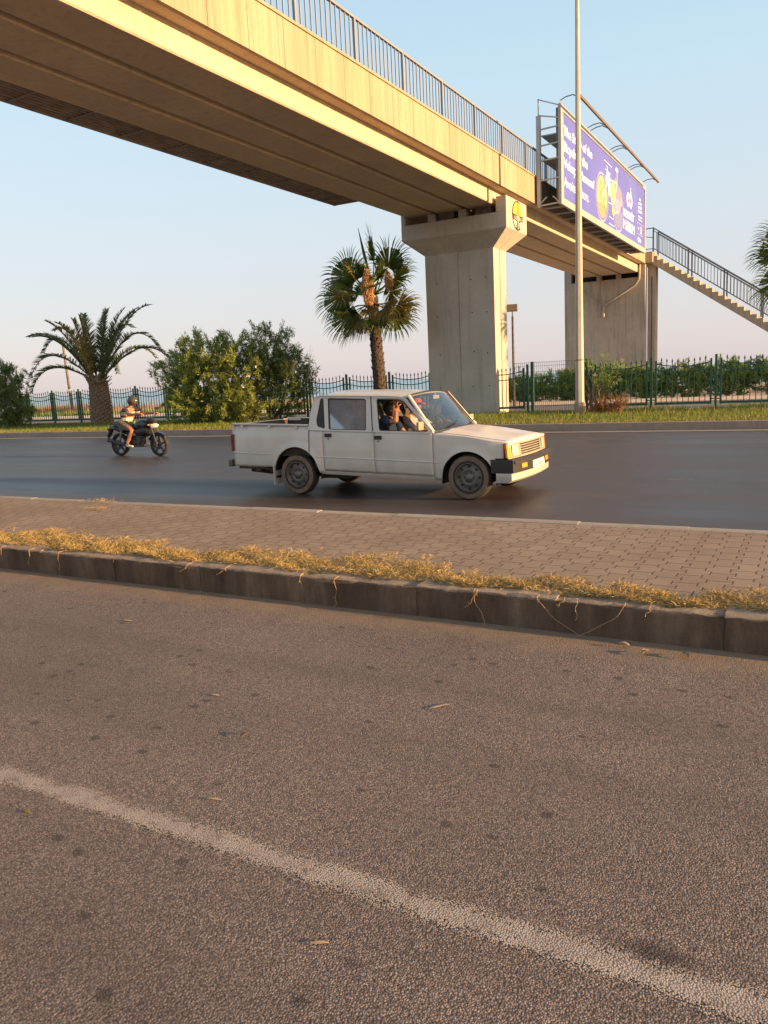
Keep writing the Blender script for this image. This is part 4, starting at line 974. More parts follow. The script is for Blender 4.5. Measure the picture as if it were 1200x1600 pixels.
fr = [(180, 4, 'g', 1.15, 1.2), (172, 42, 'g', 1.15, 1.25), (100, 82, 'g', 1.25, 1.4), (15, 62, 'g', 1.05, -1.3), (-2, 30, 'g', .95, -1.0), (-8, -8, 'y', .95, -1.0), (-5, -30, 'g', 1.05, -1.1), (-38, -46, 'g', .8, -.5),
      (186, -20, 'g', 1.1, 1.1), (178, -38, 'g', 1.05, .9), (222, -52, 'y', .75, .5), (236, -70, 'b', .75, .3), (-60, -60, 'b', .65, -.3), (200, 10, 'y', .8, .9), (285, -30, 'y', .55, -.1),
      (90, 25, 'g', .9, .4), (130, 30, 'y', .8, .8), (110, -30, 'g', .85, .5), (50, -25, 'g', .9, -.7), (235, 50, 'y', .75, .5), (262, 62, 'g', .7, .2), (215, 28, 'g', .75, .7), (320, 40, 'g', .72, -.6), (300, 14, 'g', .65, -.4), (248, 8, 'g', .65, .4), (205, -8, 'g', .8, .8), (330, -12, 'y', .8, -.8), (150, 15, 'g', .8, 1.0), (195, 15, 'g', .62, 1.3), (345, 22, 'g', .6, -1.3), (200, 58, 'g', .7, 1.3), (340, 62, 'g', .66, -1.3), (200, -28, 'g', .62, 1.2), (340, -26, 'y', .6, -1.2), (190, 38, 'y', .72, 1.2), (350, 2, 'g', .7, -1.2), (188, -6, 'g', .75, 1.15)]
p2_ = fan_palm((-14.78, 26.6, .2), 4.55, 'tall fan palm with orange fruit clusters, just left of the near pier', fr, seed=4, lean=-.2, tr=.225, fruit=[(.28, -.85, .95, .20, 1.25, 2400), (.95, -.45, .85, .13, .7, 500)], blade=1.08, pet=1.05)
obj('spear_leaf', MB().tube([(-14.95, 26.6, 5.2), (-15.25, 26.6, 6.4), (-15.45, 26.6, 7.35)], [.03, .06, .008], 5), 'palm_leaf', p2_)
fr = [(a, e, 'g', 1.0) for a, e in [(180, 40), (175, 20), (190, 5), (170, -15), (200, -30), (150, 60), (220, 45), (0, 40), (0, 10), (10, -20), (60, 70), (270, 60), (300, 20), (240, 10), (250, -25), (120, 20), (90, -10), (330, -35), (60, 0), (30, 50), (210, 65), (160, -45)]]
fan_palm((-.25, 30.5, .2), 4.7, 'fan palm cut off by the right edge, behind the stair railing', fr, seed=9, fruit=None, blade=1.15, pet=.95)

# ---------------------------------------------------------------- short date palm
def date_palm():
    global rng; keep = rng; rng = np.random.default_rng(77)
    b = np.array([-29.75, 26.2, .2]); root = thing('date_palm', tuple(b), 'short thick date palm with arching feathery fronds, behind the motorcycle', 'palm tree')
    m = MB(); prof = [(.42, -.1), (.44, .3), (.42, .9), (.40, 1.4), (.37, 1.8), (.34, 2.1), (.2, 2.35)]
    m.lathe(prof, b, 'z', 20)
    for k in range(210):
        z = 2.0 * k / 210; r = np.interp(z, [p[1] for p in prof], [p[0] for p in prof]); a = k * 2.399963; o = np.array([math.cos(a), math.sin(a), 0]); s = np.array([-math.sin(a), math.cos(a), 0])
        p = b + o * (r - .02) + np.array([0, 0, z]); w, h, fl = .085, .15, .11
        m.add([p - s * w, p - np.array([0, 0, h * .6]), p + s * w, p + np.array([0, 0, h]) + o * .02, p + o * fl + np.array([0, 0, h * .45]) - s * .03, p + o * fl + np.array([0, 0, h * .45]) + s * .03, p + o * fl * .8], [(0, 1, 6, 4), (1, 2, 5, 6), (2, 3, 5), (3, 0, 4), (3, 4, 5), (4, 6, 5)])
    for k in range(44):
        a = k * 2.4; o = np.array([math.cos(a), math.sin(a), 0]); p = b + o * .30 + np.array([0, 0, 1.75 + .15 * (k % 3)]); m.bar(p, p + o * rng.uniform(.15, .35) + np.array([0, 0, rng.uniform(.2, .45)]), .07, .03)
    obj('trunk', m, 'bark_light', root, smooth=False, recalc=False)
    top = b + np.array([0, 0, 2.1])
    spec = [(180, 38, 5.2, .36, 'g'), (178, 52, 5.0, .34, 'g'), (110, 74, 3.7, .16, 'g'), (255, 84, 3.0, .08, 'y'), (60, 70, 3.8, .18, 'g'), (150, 70, 3.9, .2, 'g'), (192, 28, 4.4, .34, 'g'), (172, 64, 4.2, .30, 'g'), (200, 58, 4.0, .26, 'g'), (95, 80, 3.3, .14, 'g'), (270, 76, 2.9, .10, 'y'), (20, 74, 3.5, .18, 'g'), (4, 60, 4.7, .20, 'g'), (-6, 48, 5.2, .34, 'g'), (4, 38, 5.0, .32, 'g'),
            (-15, 55, 4.4, .26, 'g'), (80, 48, 4.0, .32, 'g'), (125, 40, 4.0, .34, 'g'), (250, 66, 3.3, .16, 'y'), (285, 62, 3.4, .18, 'y'), (222, 60, 3.4, .24, 'g'), (150, 52, 4.2, .34, 'g')]
    for az, el, L, dr, kd in spec:
        az_, el_ = R(az + rng.normal() * 2), R(el); K = 22; p = top + np.array([math.cos(az_), math.sin(az_), 0]) * .2; d = np.array([math.cos(az_) * math.cos(el_), math.sin(az_) * math.cos(el_), math.sin(el_)])
        pts = []; ds = []
        for k in range(K + 1):
            pts.append(p.copy()); ds.append(d.copy()); p = p + d * L / K; d = unit(d + np.array([0, 0, -1]) * dr * (.15 + 1.6 * (k / K) ** 1.6) * .42)
        pts, ds = np.array(pts), np.array(ds)
        mb = MB(); mb.tube([tuple(q) for q in pts], list(np.linspace(.045, .008, K + 1)), 5); pv = np.array([tuple(q) for q in mb.v]); pf = np.array([f for f in mb.f if len(f) == 4])
        nl = 90; t = np.linspace(.10, .995, nl); ti = t * K; i0 = np.clip(ti.astype(int), 0, K - 1); f = (ti - i0)[:, None]
        P = pts[i0] * (1 - f) + pts[i0 + 1] * f; T = unit(ds[i0] * (1 - f) + ds[i0 + 1] * f); S = unit(np.cross(T, np.array([0, 0, 1.0]))); U = np.cross(S, T)
        ll = .46 * np.clip(np.sin(np.clip(t * 1.15, 0, 1) * 2.75) + .12, .2, 1); lst = [(pv, pf)]
        for sgn in (-1, 1):
            D = T * .75 + S * sgn * .75 + U * rng.uniform(.25, .5, nl)[:, None] + rng.normal(size=P.shape) * .08
            lst.append(ribbons(P, D, ll * rng.uniform(.85, 1.1, nl), np.full(nl, .066), 2, np.full(nl, .16)))
        V, F = cat_vf(lst); np_mesh('frond', V, F, {'g': 'date_leaf', 'd': 'date_leaf', 'y': 'date_dry'}[kd], root)
    rng = keep
date_palm()

# ---------------------------------------------------------------- grasses
def blades(name, n, X, Y, Z, hmin, hmax, w, mat, tilt=.35, droop=.25, segs=2, dens=None, **k):
    x = rng.uniform(X[0], X[1], n); y = rng.uniform(Y[0], Y[1], n)
    if dens is not None: kp = dens(x, y) > rng.uniform(size=n); x, y = x[kp], y[kp]
    n = len(x); z = Z(x, y) if callable(Z) else np.full(n, Z)
    D = np.stack([rng.normal(size=n) * tilt, rng.normal(size=n) * tilt, np.ones(n)], 1)
    V, F = ribbons(np.stack([x, y, z], 1), D, rng.uniform(hmin, hmax, n), np.full(n, w) * rng.uniform(.6, 1.3, n), segs, rng.uniform(0, droop * 2, n))
    return setp(np_mesh(name, V, F, mat), kind='stuff', **k)
vz = lambda x, y: .20 + .06 * (y - 21.75) / 6.6 + .03 * np.sin((x - XL) / 200 * 90) * np.sin((y - 21.75) / 6.6 * 3.1) - .01
def patch(x, y, s=1.0, seed=0): return .5 + .5 * np.sin(x * 1.3 * s + seed) * np.sin(y * 2.1 * s + x * .4 * s + seed * 2) + .25 * np.sin(x * 4.1 * s + y * 3 + seed)
blades('grass', 70000, (-44, 3), (21.85, 27.6), vz, .05, .17, .018, 'verge_grass', dens=lambda x, y: np.clip(.55 + .4 * patch(x, y), 0, 1), label='green grass growing on the verge behind the far kerb', cat='grass')
blades('yellow_grass', 26000, (-44, 3), (21.78, 24.2), vz, .03, .11, .016, 'verge_yellow', dens=lambda x, y: np.clip(1.1 - (y - 21.8) / 2.2 - .3 * patch(x, y, .7, 2), 0, 1), label='yellow grass tips along the far kerb, coloured as if sunlit', cat='grass')  # yellow blades put the sunlit strip beside the kerb into the colour
blades('tall_grass', 1500, (-44, 3), (24, 27.4), vz, .22, .42, .016, 'verge_yellow', dens=lambda x, y: np.clip(patch(x, y, .5, 4) - .2, 0, 1), label='sparse taller stalks standing in the verge grass', cat='grass')
blades('tall_grass', 3500, (-6, 3), (27.2, 28.2), .2, .12, .36, .02, 'verge_grass', dens=lambda x, y: np.clip(patch(x, y, .5, 4), 0, 1), label='tall green grass along the foot of the right fence', cat='grass')
blades('beach_plants', 26000, (-95, -38), (40, 62), -.1, .4, 1.15, .05, 'dune_plant', tilt=.3, dens=lambda x, y: np.clip((.2 + patch(x, y, .2, 1)) * np.where(x < -1.12 * y - 2, 1, .25), 0, 1), label='orange-brown dry reeds beyond the promenade on the left', cat='reeds')
blades('beach_scrub', 22000, (-90, -22), (38.6, 40.6), .1, .25, .62, .06, 'hedge_leaf', tilt=.5, dens=lambda x, y: np.clip(patch(x, y, .3, 3), 0, 1), label='low green scrub along the far edge of the promenade', cat='scrub')

# dry grass creeping over the near kerb of the median
def creeping():
    n = 120000; x = rng.uniform(-9.5, 1.5, n)
    edge = np.where(x < -3, .42, .34) + .10 * np.sin(x * 1.7 + .6) + .08 * np.sin(x * 4.3 + 1) + .06 * np.sin(x * 11) + .04 * np.sin(x * 23 + 2)
    t = rng.beta(1.0, 1.5, n); y = 4.86 + .04 * np.sin(x * 7 + 1) * np.sin(x * 2.2) + t * edge * 1.5
    lump = .5 + .5 * np.sin(x * 9.3 + y * 5) * np.sin(y * 14 + x * 3.1); kp = rng.uniform(size=n) < np.clip(.35 + .6 * lump - .5 * (t > .75), .05, 1); x, y, t, lump = x[kp], y[kp], t[kp], lump[kp]; n = len(x)
    hgt = (.008 + .045 * lump * (1 - t) ** .5) * rng.uniform(.2, 1, n)
    P = np.stack([x, y, .205 + hgt], 1); D = np.stack([rng.normal(size=n), rng.normal(size=n) * .9, np.abs(rng.normal(size=n)) * .4 + .02], 1)
    V, F = ribbons(P, D, rng.uniform(.02, .062, n), rng.uniform(.0022, .0058, n), 2, rng.uniform(-.05, .4, n))
    setp(np_mesh('yellow_grass', V, F, 'straw'), 'matted straw-coloured grass creeping along the near kerb of the paved median', 'grass', kind='stuff')
creeping()
def tuft(x, y, r, label):
    n = int(260 * r / .15); P = np.stack([x + rng.normal(size=n) * r, y + rng.normal(size=n) * r * .35, .20 + rng.uniform(0, .02, n)], 1)
    V, F = ribbons(P, np.stack([rng.normal(size=n), rng.normal(size=n) * .7, np.abs(rng.normal(size=n)) * .5 + .1], 1), rng.uniform(.02, .05, n), np.full(n, .004), 3, rng.uniform(0, .3, n))
    setp(np_mesh('dry_grass_tuft', V, F, 'straw'), label, 'grass', 'small dry tufts on the median paving', None)
tuft(-8.05, 6.85, .10, 'small dry tuft lying on the paving, nearer than the other tuft'); tuft(-8.6, 7.42, .17, 'dry tuft along the far edging of the median, left part'); tuft(-11.9, 7.35, .10, 'faint dry tuft at the far edging by the left edge')
# runners hanging over the kerb face
runs = [(-6.98, .14, 'dry grass runner hanging over the near kerb, leftmost of all', 0), (-6.55, .15, 'dry runner hanging from the near kerb, second from the left', -.05), (-6.15, .17, 'dry runner hanging straight down a kerb joint, left part of the kerb', 0), (-4.55, .07, 'short bent dry runner on the near kerb, below the motorcycle side of the paving', -.1), (-4.15, .06, 'short dry runner hooked left on the near kerb', -.1),
        (-3.42, .10, 'thin dry runner hanging below the pickup rear wheel', .02), (-3.1, .19, 'dry runner hanging down the full height of the kerb near its middle', 0), (-2.0, .19, 'long reddish runner reaching the road right of the kerb middle', .08), (-1.98, .12, 'thin runner curling left beside the long reddish one', -.08), (-1.55, .20, 'long dry runner slanting right down to the road', .22), (-1.38, .04, 'very short runner curl on the kerb top, right part', -.05),
        (-1.3, .13, 'straight dry runner hanging on the right part of the kerb', 0), (-1.0, .19, 'long dry runner slanting left down to the road', -.22), (-.85, .06, 'short forked runner near the right end of the kerb', -.04)]
for x, ln, lab, dx in runs:
    K = 12; pts = [(x - .01, 4.80, .222), (x - .004, 4.76, .224)]
    for k in range(K + 1):
        t = k / K; pts.append((x + dx * t ** 1.5 + .007 * math.sin(k * .8 + x * 9), 4.738 - .01 * abs(math.sin(k * 1.3)), .222 - (ln + .0) * t))
    if ln > .18: pts.append((pts[-1][0] + dx * .3, 4.68, .012))
    m = MB().tube(pts, [.0022] * (len(pts) - 1) + [.001], 5)
    P = np.array(pts[3::4]); V, F = ribbons(P, np.stack([rng.normal(size=len(P)), -np.abs(rng.normal(size=len(P))) * .5 - .1, rng.normal(size=len(P))], 1), np.full(len(P), .022), np.full(len(P), .004), 2, np.full(len(P), .2))
    m.add([tuple(v) for v in V], [tuple(f) for f in F]); setp(obj('grass_runner', m, 'runner', recalc=False), lab, 'grass runner', 'dry runners hanging over the kerb')

# fallen leaves and litter on the near road
def leaf(x, y, L, W, a, label, mat='straw', z=.006, curl=.02):
    m = MB(); n = 8; vs = []
    for i in range(n + 1):
        t = i / n; w = W * math.sin(math.pi * min(.98, max(.03, t))) ** .8; px = (t - .5) * L
        for s in (-1, -.4, .4, 1): vs.append((x + math.cos(a) * px - math.sin(a) * s * w / 2, y + math.sin(a) * px + math.cos(a) * s * w / 2, z + abs(s) * curl * .5 + curl * math.sin(t * 3.1) * .4))
    m.add(vs, [(i * 4 + j, i * 4 + j + 1, (i + 1) * 4 + j + 1, (i + 1) * 4 + j) for i in range(n) for j in range(3)])
    o = obj('fallen_leaf', m, mat, recalc=False); o.modifiers.new('s', 'SOLIDIFY').thickness = .0012; setp(o, label, 'leaf', 'dry leaves on the near road')
leaf(-1.64, 3.39, .12, .02, .9, 'long pale dry leaf lying alone in the middle of the near road', 'litter', .003, .006); leaf(-2.1, 2.21, .07, .012, .3, 'small straw leaf just above the white line, left of centre', 'runner', .003, .006)
leaf(-2.74, 1.82, .04, .018, .1, 'small yellow leaf below the white line near the left edge', 'palm_gold', .003, .006); leaf(-1.25, 1.70, .06, .012, .5, 'thin straw leaf below the white line near the centre', 'runner', .003, .006)
for i, (x, y) in enumerate([(-.98, 4.60), (-.84, 4.52), (-.62, 4.55)]): leaf(x, y, .07, .035, .2 + i, ['brown curled leaf at the foot of the kerb, leftmost of three', 'brown curled leaf lying furthest from the kerb of the three', 'brown leaf at the foot of the kerb, nearest the right edge'][i], 'bark_light', .008, .03)
leaf(-2.35, 2.72, .05, .02, 1.2, 'small dark leaf on the road left of centre', 'bark'); leaf(-4.4, 3.9, .09, .02, .2, 'flat straw leaf near the left edge of the road', 'runner', .003, .006); leaf(-2.83, 3.06, .06, .018, .1, 'small straw leaf left of the long pale leaf', 'runner', .003, .006)

# ================================================================== PEOPLE HELPERS
def skin_mesh(verts, edges, radii, root=0, sub=1):
    me = bpy.data.meshes.new('s'); me.from_pydata(verts, edges, []); o = bpy.data.objects.new('s', me); COL.objects.link(o)
    md = o.modifiers.new('skin', 'SKIN'); md.use_smooth_shade = True; md.branch_smoothing = .6
    for i, r in enumerate(radii):
        rr = r if isinstance(r, tuple) else (r, r); me.skin_vertices[0].data[i].radius = rr; me.skin_vertices[0].data[i].use_root = (i == root)
    sb = o.modifiers.new('sub', 'SUBSURF'); sb.levels = sub; sb.render_levels = sub
    dg = bpy.context.evaluated_depsgraph_get(); dg.update(); out = bpy.data.meshes.new_from_object(o.evaluated_get(dg))
    bpy.data.objects.remove(o); bpy.data.meshes.remove(me); return out
def merge_meshes(lst):
    m = MB()
    for me in lst: m.add([tuple(v.co) for v in me.vertices], [tuple(p.vertices) for p in me.polygons])
    return m
def head_mb(c, yaw=0.0, pitch=0.0, s=1.0):
    """a head with brow, eye sockets, nose, lips, chin and ears; looks along +x before yaw/pitch"""
    m = MB(); n, k = 28, 22; vs = []
    for j in range(k + 1):
        th = math.pi * j / k; z = -math.cos(th) * .118
        for i in range(n):
            a = 2 * math.pi * i / n; ca, sa = math.cos(a), math.sin(a); r = math.sin(th)
            x = ca * r * .098; y = sa * r * .075
            if z < -.02: x *= 1 - .18 * (-z / .118); y *= 1 - .28 * (-z / .118); x += .012 * (-z / .118)
            f = max(0, ca) ** 6 * r
            x += f * (.024 * math.exp(-((z + .022) / .016) ** 2) * math.exp(-(sa * 5) ** 2) + .010 * math.exp(-((z + .055) / .012) ** 2) + .008 * math.exp(-((z + .098) / .014) ** 2) + .006 * math.exp(-((z - .022) / .01) ** 2))
            x -= .012 * max(0, ca) ** 2 * math.exp(-((z - .004) / .010) ** 2) * math.exp(-((abs(sa) - .36) / .14) ** 2)
            vs.append((x, y, z))
    m.add(vs, [(j * n + i, j * n + (i + 1) % n, (j + 1) * n + (i + 1) % n, (j + 1) * n + i) for j in range(k) for i in range(n)])
    for sgn in (-1, 1): m.sphere((-.005, sgn * .076, -.008), (.016, .008, .028), 10, 8)
    Rm = Matrix.Rotation(yaw, 3, 'Z') @ Matrix.Rotation(pitch, 3, 'Y')
    m.v = [tuple(Rm @ Vector(p) * s + Vector(c)) for p in m.v]; return m, (lambda p: tuple(Rm @ Vector(p) * s + Vector(c)))
def hand_meshes(wrist, d, palm_n, curl=.6, s=1.0, thumb=1):
    """palm and five bent fingers of unequal length, as skinned chains rooted in the palm"""
    d = Vector(d).normalized(); pn = Vector(palm_n); pn = (pn - d * pn.dot(d)).normalized(); sd = d.cross(pn) * thumb; w = Vector(wrist)
    out = [skin_mesh([tuple(w - d * .02), tuple(w + d * .03 * s), tuple(w + d * .085 * s)], [(0, 1), (1, 2)], [(.026 * s, .02 * s), (.036 * s, .016 * s), (.040 * s, .013 * s)])]
    for k, (off, ln) in enumerate(((-.030, .062), (-.010, .078), (.010, .082), (.029, .074))):
        p = w + d * .085 * s + sd * off * s; vs = [tuple(p - d * .02 * s)]; dd = d.copy()
        for q in range(3):
            dd = (dd + pn * curl).normalized(); p = p + dd * ln * s * (.42, .32, .26)[q]; vs.append(tuple(p))
        out.append(skin_mesh(vs, [(0, 1), (1, 2), (2, 3)], [.0095 * s, .009 * s, .0082 * s, .007 * s]))
    p = w + d * .03 * s + sd * .032 * s; dd = (d * .7 + sd * .8 + pn * .3).normalized(); p1 = p + dd * .035 * s; dd = (dd + pn * curl * .8 + d * .3).normalized(); p2 = p1 + dd * .03 * s; p3 = p2 + (dd + pn * .4).normalized() * .024 * s
    out.append(skin_mesh([tuple(p - sd * .015 * s), tuple(p1), tuple(p2), tuple(p3)], [(0, 1), (1, 2), (2, 3)], [.013 * s, .011 * s, .010 * s, .008 * s]))
    return out
def chain(pts, rad): return skin_mesh([tuple(p) for p in pts], [(i, i + 1) for i in range(len(pts) - 1)], rad)

# ================================================================== PICKUP TRUCK
TX, TY = -5.9, 10.45
tk = thing('pickup_truck', (TX, TY, 0), 'old dirty white double-cab pickup truck driving right on the far road', 'pickup truck')
TW = .79
def tl(v, w=True): return v
def tobj(name, mb, mat, parent=tk, **k): return obj(name, mb, mat, parent, world=False, **k)
def lerp(x, pts):
    if x <= pts[0][0]: return pts[0][1]
    for (a, b), (c, d) in zip(pts[:-1], pts[1:]):
        if x <= c: return b + (d - b) * (x - a) / (c - a)
    return pts[-1][1]
ARCH = ((-1.0, .32, .415), (1.79, .28, .39))
def ztop(x): return lerp(x, [(-2.22, 1.09), (-.76, 1.045), (-.75, .99), (1.30, .915), (1.8, .86), (2.37, .775)])
def zbot(x): return lerp(x, [(-2.22, .43), (-1.45, .42), (-.6, .345), (1.4, .27), (1.41, .36), (2.17, .36), (2.18, .565), (2.37, .565)])
def halfw(x, z):
    w = TW - .012 * abs(z - .68) / .3 - (.02 * max(0, (z - .85) / .15) ** 2)
    if z < .45: w -= .10 * (.45 - z)
    if x > 1.9: w -= .05 * ((x - 1.9) / .47) ** 2
    if x < -1.9: w -= .015
    # wheel-arch bulge
    for cx_, cz_, r in ARCH:
        d = math.hypot(x - cx_, z - cz_) - r
        if d < .10: w += .013 * (1 - max(0, d) / .10) ** 1.5
    return w
def zlow(x):
    z = zbot(x)
    for cx_, cz_, r in ARCH:
        if abs(x - cx_) < r: z = max(z, cz_ + math.sqrt(max(0, r * r - (x - cx_) ** 2)))
    return z
def crease(x): return lerp(x, [(-2.2, .645), (-.7, .59), (1.4, .51), (2.2, .50)])
def side_panel(name, x0, x1, parent=tk, zl=None, zt=None, mat='white_car_paint', gap=.004, thick=.018):
    st = set(np.linspace(x0 + gap, x1 - gap, max(4, int((x1 - x0) / .05))).tolist())
    for cx_, cz_, r in ARCH:
        for a in np.linspace(-1, 1, 25):
            x = cx_ + r * math.sin(a * math.pi / 2)
            if x0 + gap < x < x1 - gap: st.add(x)
        for e in (-1, 1):
            x = cx_ + e * (r + .003)
            if x0 + gap < x < x1 - gap: st.add(x)
    xs = sorted(st); nz = 16
    for s in (-1, 1):
        m = MB(); vs = []
        for x in xs:
            a = max(zlow(x), zl(x) if zl else -9); b = (zt or ztop)(x)
            for j in range(nz + 1):
                z = a + (b - a) * j / nz; vs.append((x, s * halfw(x, z), z))
        k = nz + 1; m.add(vs, [(i * k + j, i * k + j + 1, (i + 1) * k + j + 1, (i + 1) * k + j) for i in range(len(xs) - 1) for j in range(nz)])
        o = tobj(name, m, mat, parent, recalc=True)
        md = o.modifiers.new('s', 'SOLIDIFY'); md.thickness = thick; md.offset = -1 if True else 1
        if s > 0: yield o
        else: yield o
def door_low(x): return lerp(x, [(-.6, .385), (1.35, .315)])
list(side_panel('bed_side', -2.2, -.755))
list(side_panel('cab_corner', -.745, -.50))
rd = list(side_panel('rear_door', -.50, .365, zl=door_low))
fd = list(side_panel('front_door', .365, 1.29, zl=door_low))
list(side_panel('fender', 1.29, 2.37))
for s in (-1, 1):
    m = MB(); x = -.56
    vs = []
    for i in range(20):
        x = -.56 + i * (1.34 + .56) / 19; z1 = door_low(x) - .006; z0 = zbot(x)
        vs += [(x, s * (halfw(x, z0) - .02), z0 - .02), (x, s * (halfw(x, z0) - .005), z0 + .01), (x, s * (halfw(x, z1) - .006), z1)]
    m.add(vs, [(i * 3 + j, i * 3 + j + 1, i * 3 + j + 4, i * 3 + j + 3) for i in range(19) for j in range(2)]); tobj('sill', m, 'white_car_paint')
    # raised trim line along the flank, broken at the gaps
    for a, b in ((-2.19, -1.47), (-.66, -.51), (-.49, .355), (.375, 1.28), (1.30, 1.385)):
        m = MB(); n = 10; vs = []
        for i in range(n + 1):
            x = a + (b - a) * i / n; z = crease(x); y = halfw(x, z)
            vs += [(x, s * (y - .006), z - .018), (x, s * (y + .007), z - .004), (x, s * (y + .007), z + .004), (x, s * (y - .004), z + .016)]
        m.add(vs, [(i * 4 + j, i * 4 + j + 1, i * 4 + j + 5, i * 4 + j + 4) for i in range(n) for j in range(3)]); tobj('flank_trim', m, 'white_car_paint')
    # dark gaps between panels
    m = MB()
    for x in (-.75, -.50, .365, 1.29):
        zs = np.linspace(zlow(x) + .02, ztop(x) - .01, 10)
        for z0, z1 in zip(zs[:-1], zs[1:]): m.bar((x, s * (halfw(x, z0) - .012), z0), (x, s * (halfw(x, z1) - .012), z1), .02, .008, up=(0, 1, 0))
    tobj('panel_gap', m, 'under_body', smooth=False)
    # arch lips
    for cx_, cz_, r in ARCH:
        pts = []
        for a in np.linspace(-88, 88, 26):
            x = cx_ + r * math.sin(R(a)); z = cz_ + r * math.cos(R(a))
            if z > zbot(x) + .0: pts.append((x, s * (halfw(x, z) + .0), z + .002))
        tobj('arch_lip', MB().tube(pts, .009, 6), 'white_car_paint')
        m = MB(); n = 16
        vs = []
        for i in range(n + 1):
            a = R(-100 + 200 * i / n); vs += [(cx_ + (r + .005) * math.sin(a), s * .76, cz_ + (r + .005) * math.cos(a)), (cx_ + (r + .005) * math.sin(a), s * .46, cz_ + (r + .005) * math.cos(a))]
        m.add(vs, [(2 * i, 2 * i + 1, 2 * i + 3, 2 * i + 2) for i in range(n)]); m.prism([(cx_ + (r + .004) * math.sin(R(a)), cz_ + (r + .004) * math.cos(R(a))) for a in np.linspace(-100, 100, 17)], s * .46, s * .45, 'y')
        tobj('wheel_well', m, 'under_body', smooth=False)
# underside
m = MB().box((-.2, 0, .40), (3.9, .84, .12)).box((.3, 0, .36), (1.75, 1.40, .05)).box((-1.8, 0, .45), (.8, 1.1, .06)).tube([(-1.0, -.6, .305), (-1.0, .6, .305)], .05, 8).tube([(1.79, -.6, .29), (1.79, .6, .29)], .04, 8).tube([(-.2, -.35, .27), (-1.6, -.38, .28), (-2.15, -.4, .33)], .035, 8)
m.box((-.35, -.5, .30), (.5, .3, .1)).sphere((-1.0, .05, .29), .11)
tobj('chassis', m, 'under_body', smooth=False)
m = MB().box((-2.0, -.55, .395), (.55, .05, .06)).box((-1.9, -.56, .36), (.09, .04, .07)).tube([(-2.0, -.5, .40), (-1.75, -.55, .37), (-1.55, -.6, .36), (-1.62, -.6, .33)], .022, 6)
tobj('bumper_bracket', m, 'rust_steel')
# bed: rail, inner walls, floor, headboard, tailgate, tie-down lugs
zr = lambda x: lerp(x, [(-2.22, 1.09), (-.76, 1.045)])
for s in (-1, 1):
    m = MB()
    prof = [(TW - .005, -.012), (TW + .004, .004), (TW - .01, .016), (TW - .06, .016), (TW - .065, -.02)]
    for i in range(8):
        xa, xb = -2.2 + i * 1.44 / 8, -2.2 + (i + 1) * 1.44 / 8
        a = [(xa, s * (y - .018), zr(xa) + z) for y, z in prof]; b = [(xb, s * (y - .018), zr(xb) + z) for y, z in prof]; m.add(a + b, [(j, j + 1, j + 6, j + 5) for j in range(4)])
    tobj('bed_rail', m, 'white_car_paint')
    tobj('bed_inner_wall', MB().add([(-2.17, s * .705, .60), (-.78, s * .705, .58), (-.78, s * .715, 1.05), (-2.17, s * .715, 1.095)], [(0, 1, 2, 3)]), 'bed_liner', smooth=False, solid=.01)
    for x in (-2.0, -1.47, -.97):
        tobj('tie_hook', MB().box((x, s * (TW - .008), zr(x) - .03), (.035, .03, .035)), 'white_car_paint', smooth=False, bevel=.004)
    tobj('bed_wheel_box', MB().span((-1.42, s * .55, .6), (-.6 - .19, s * .70, .78)), 'under_body', smooth=False, bevel=.02)
tobj('bed_floor', MB().box((-1.48, 0, .60), (1.4, 1.4, .03)), 'bed_liner', smooth=False)
tobj('tailgate_lining', MB().box((-2.172, 0, .84), (.006, 1.42, .475)), 'bed_liner', smooth=False)
tobj('bed_headboard', MB().box((-.785, 0, .82), (.03, 1.44, .47)), 'bed_liner', smooth=False)
tg = tobj('tailgate', MB().box((-2.20, 0, .835), (.045, 1.50, .50)).box((-2.2, 0, .52), (.04, 1.46, .11)), 'white_car_paint', smooth=False, bevel=.01)
tobj('handle', MB().box((-2.23, 0, .95), (.02, .16, .05)), 'black_plastic', tg, smooth=False)
for s in (-1, 1):
    tobj('tail_lamp', MB().box((-2.215, s * .735, .80), (.05, .085, .26)).box((-2.19, s * .775, .80), (.035, .012, .26)), 'red_lens', smooth=False, bevel=.006)
    tobj('mud_flap', MB().box((-1.425, s * .70, .30), (.018, .2, .30)), 'white_car_paint', smooth=False)
m = MB().box((-2.31, 0, .47), (.07, 1.52, .11)).box((-2.25, -.68, .47), (.16, .05, .10)).box((-2.25, .68, .47), (.16, .05, .10))
tobj('rear_bumper', m, 'rust_steel', smooth=False, bevel=.015)

# cab greenhouse
BELT = lambda x: ztop(x)
def inset(z, x=0): return .13 * max(0, (z - BELT(min(max(x, -.7), 1.25)))) / .48
def cabmap(s):
    def f(u, v, w):
        i = inset(v, u); k = (9.66 + i) / 9.66          # keep the measured outline true on the leaning panel
        X = (u + TX) * k - TX; Z = CAM_H + (v - CAM_H) * k
        return Vector((X, s * (TW - .022 - i + w), Z))
    return f
out = [(-.745, 1.0), (-.70, 1.20), (-.64, 1.38), (-.585, 1.455), (-.50, 1.475), (.0, 1.462), (.55, 1.44), (.83, 1.425), (.90, 1.395), (1.31, .915), (1.27, .90), (0, .945), (-.745, .975)]
rw_ = rounded([(-.37, 1.435), (.27, 1.405), (.245, .965), (-.385, .985)], .03)
fw_ = rounded([(.44, 1.405), (.80, 1.385), (.875, 1.36), (1.235, .935), (.46, .955)], .035)
qt_ = rounded([(-.50, 1.435), (-.445, 1.435), (-.45, .995), (-.59, 1.03), (-.60, 1.12)], .03)
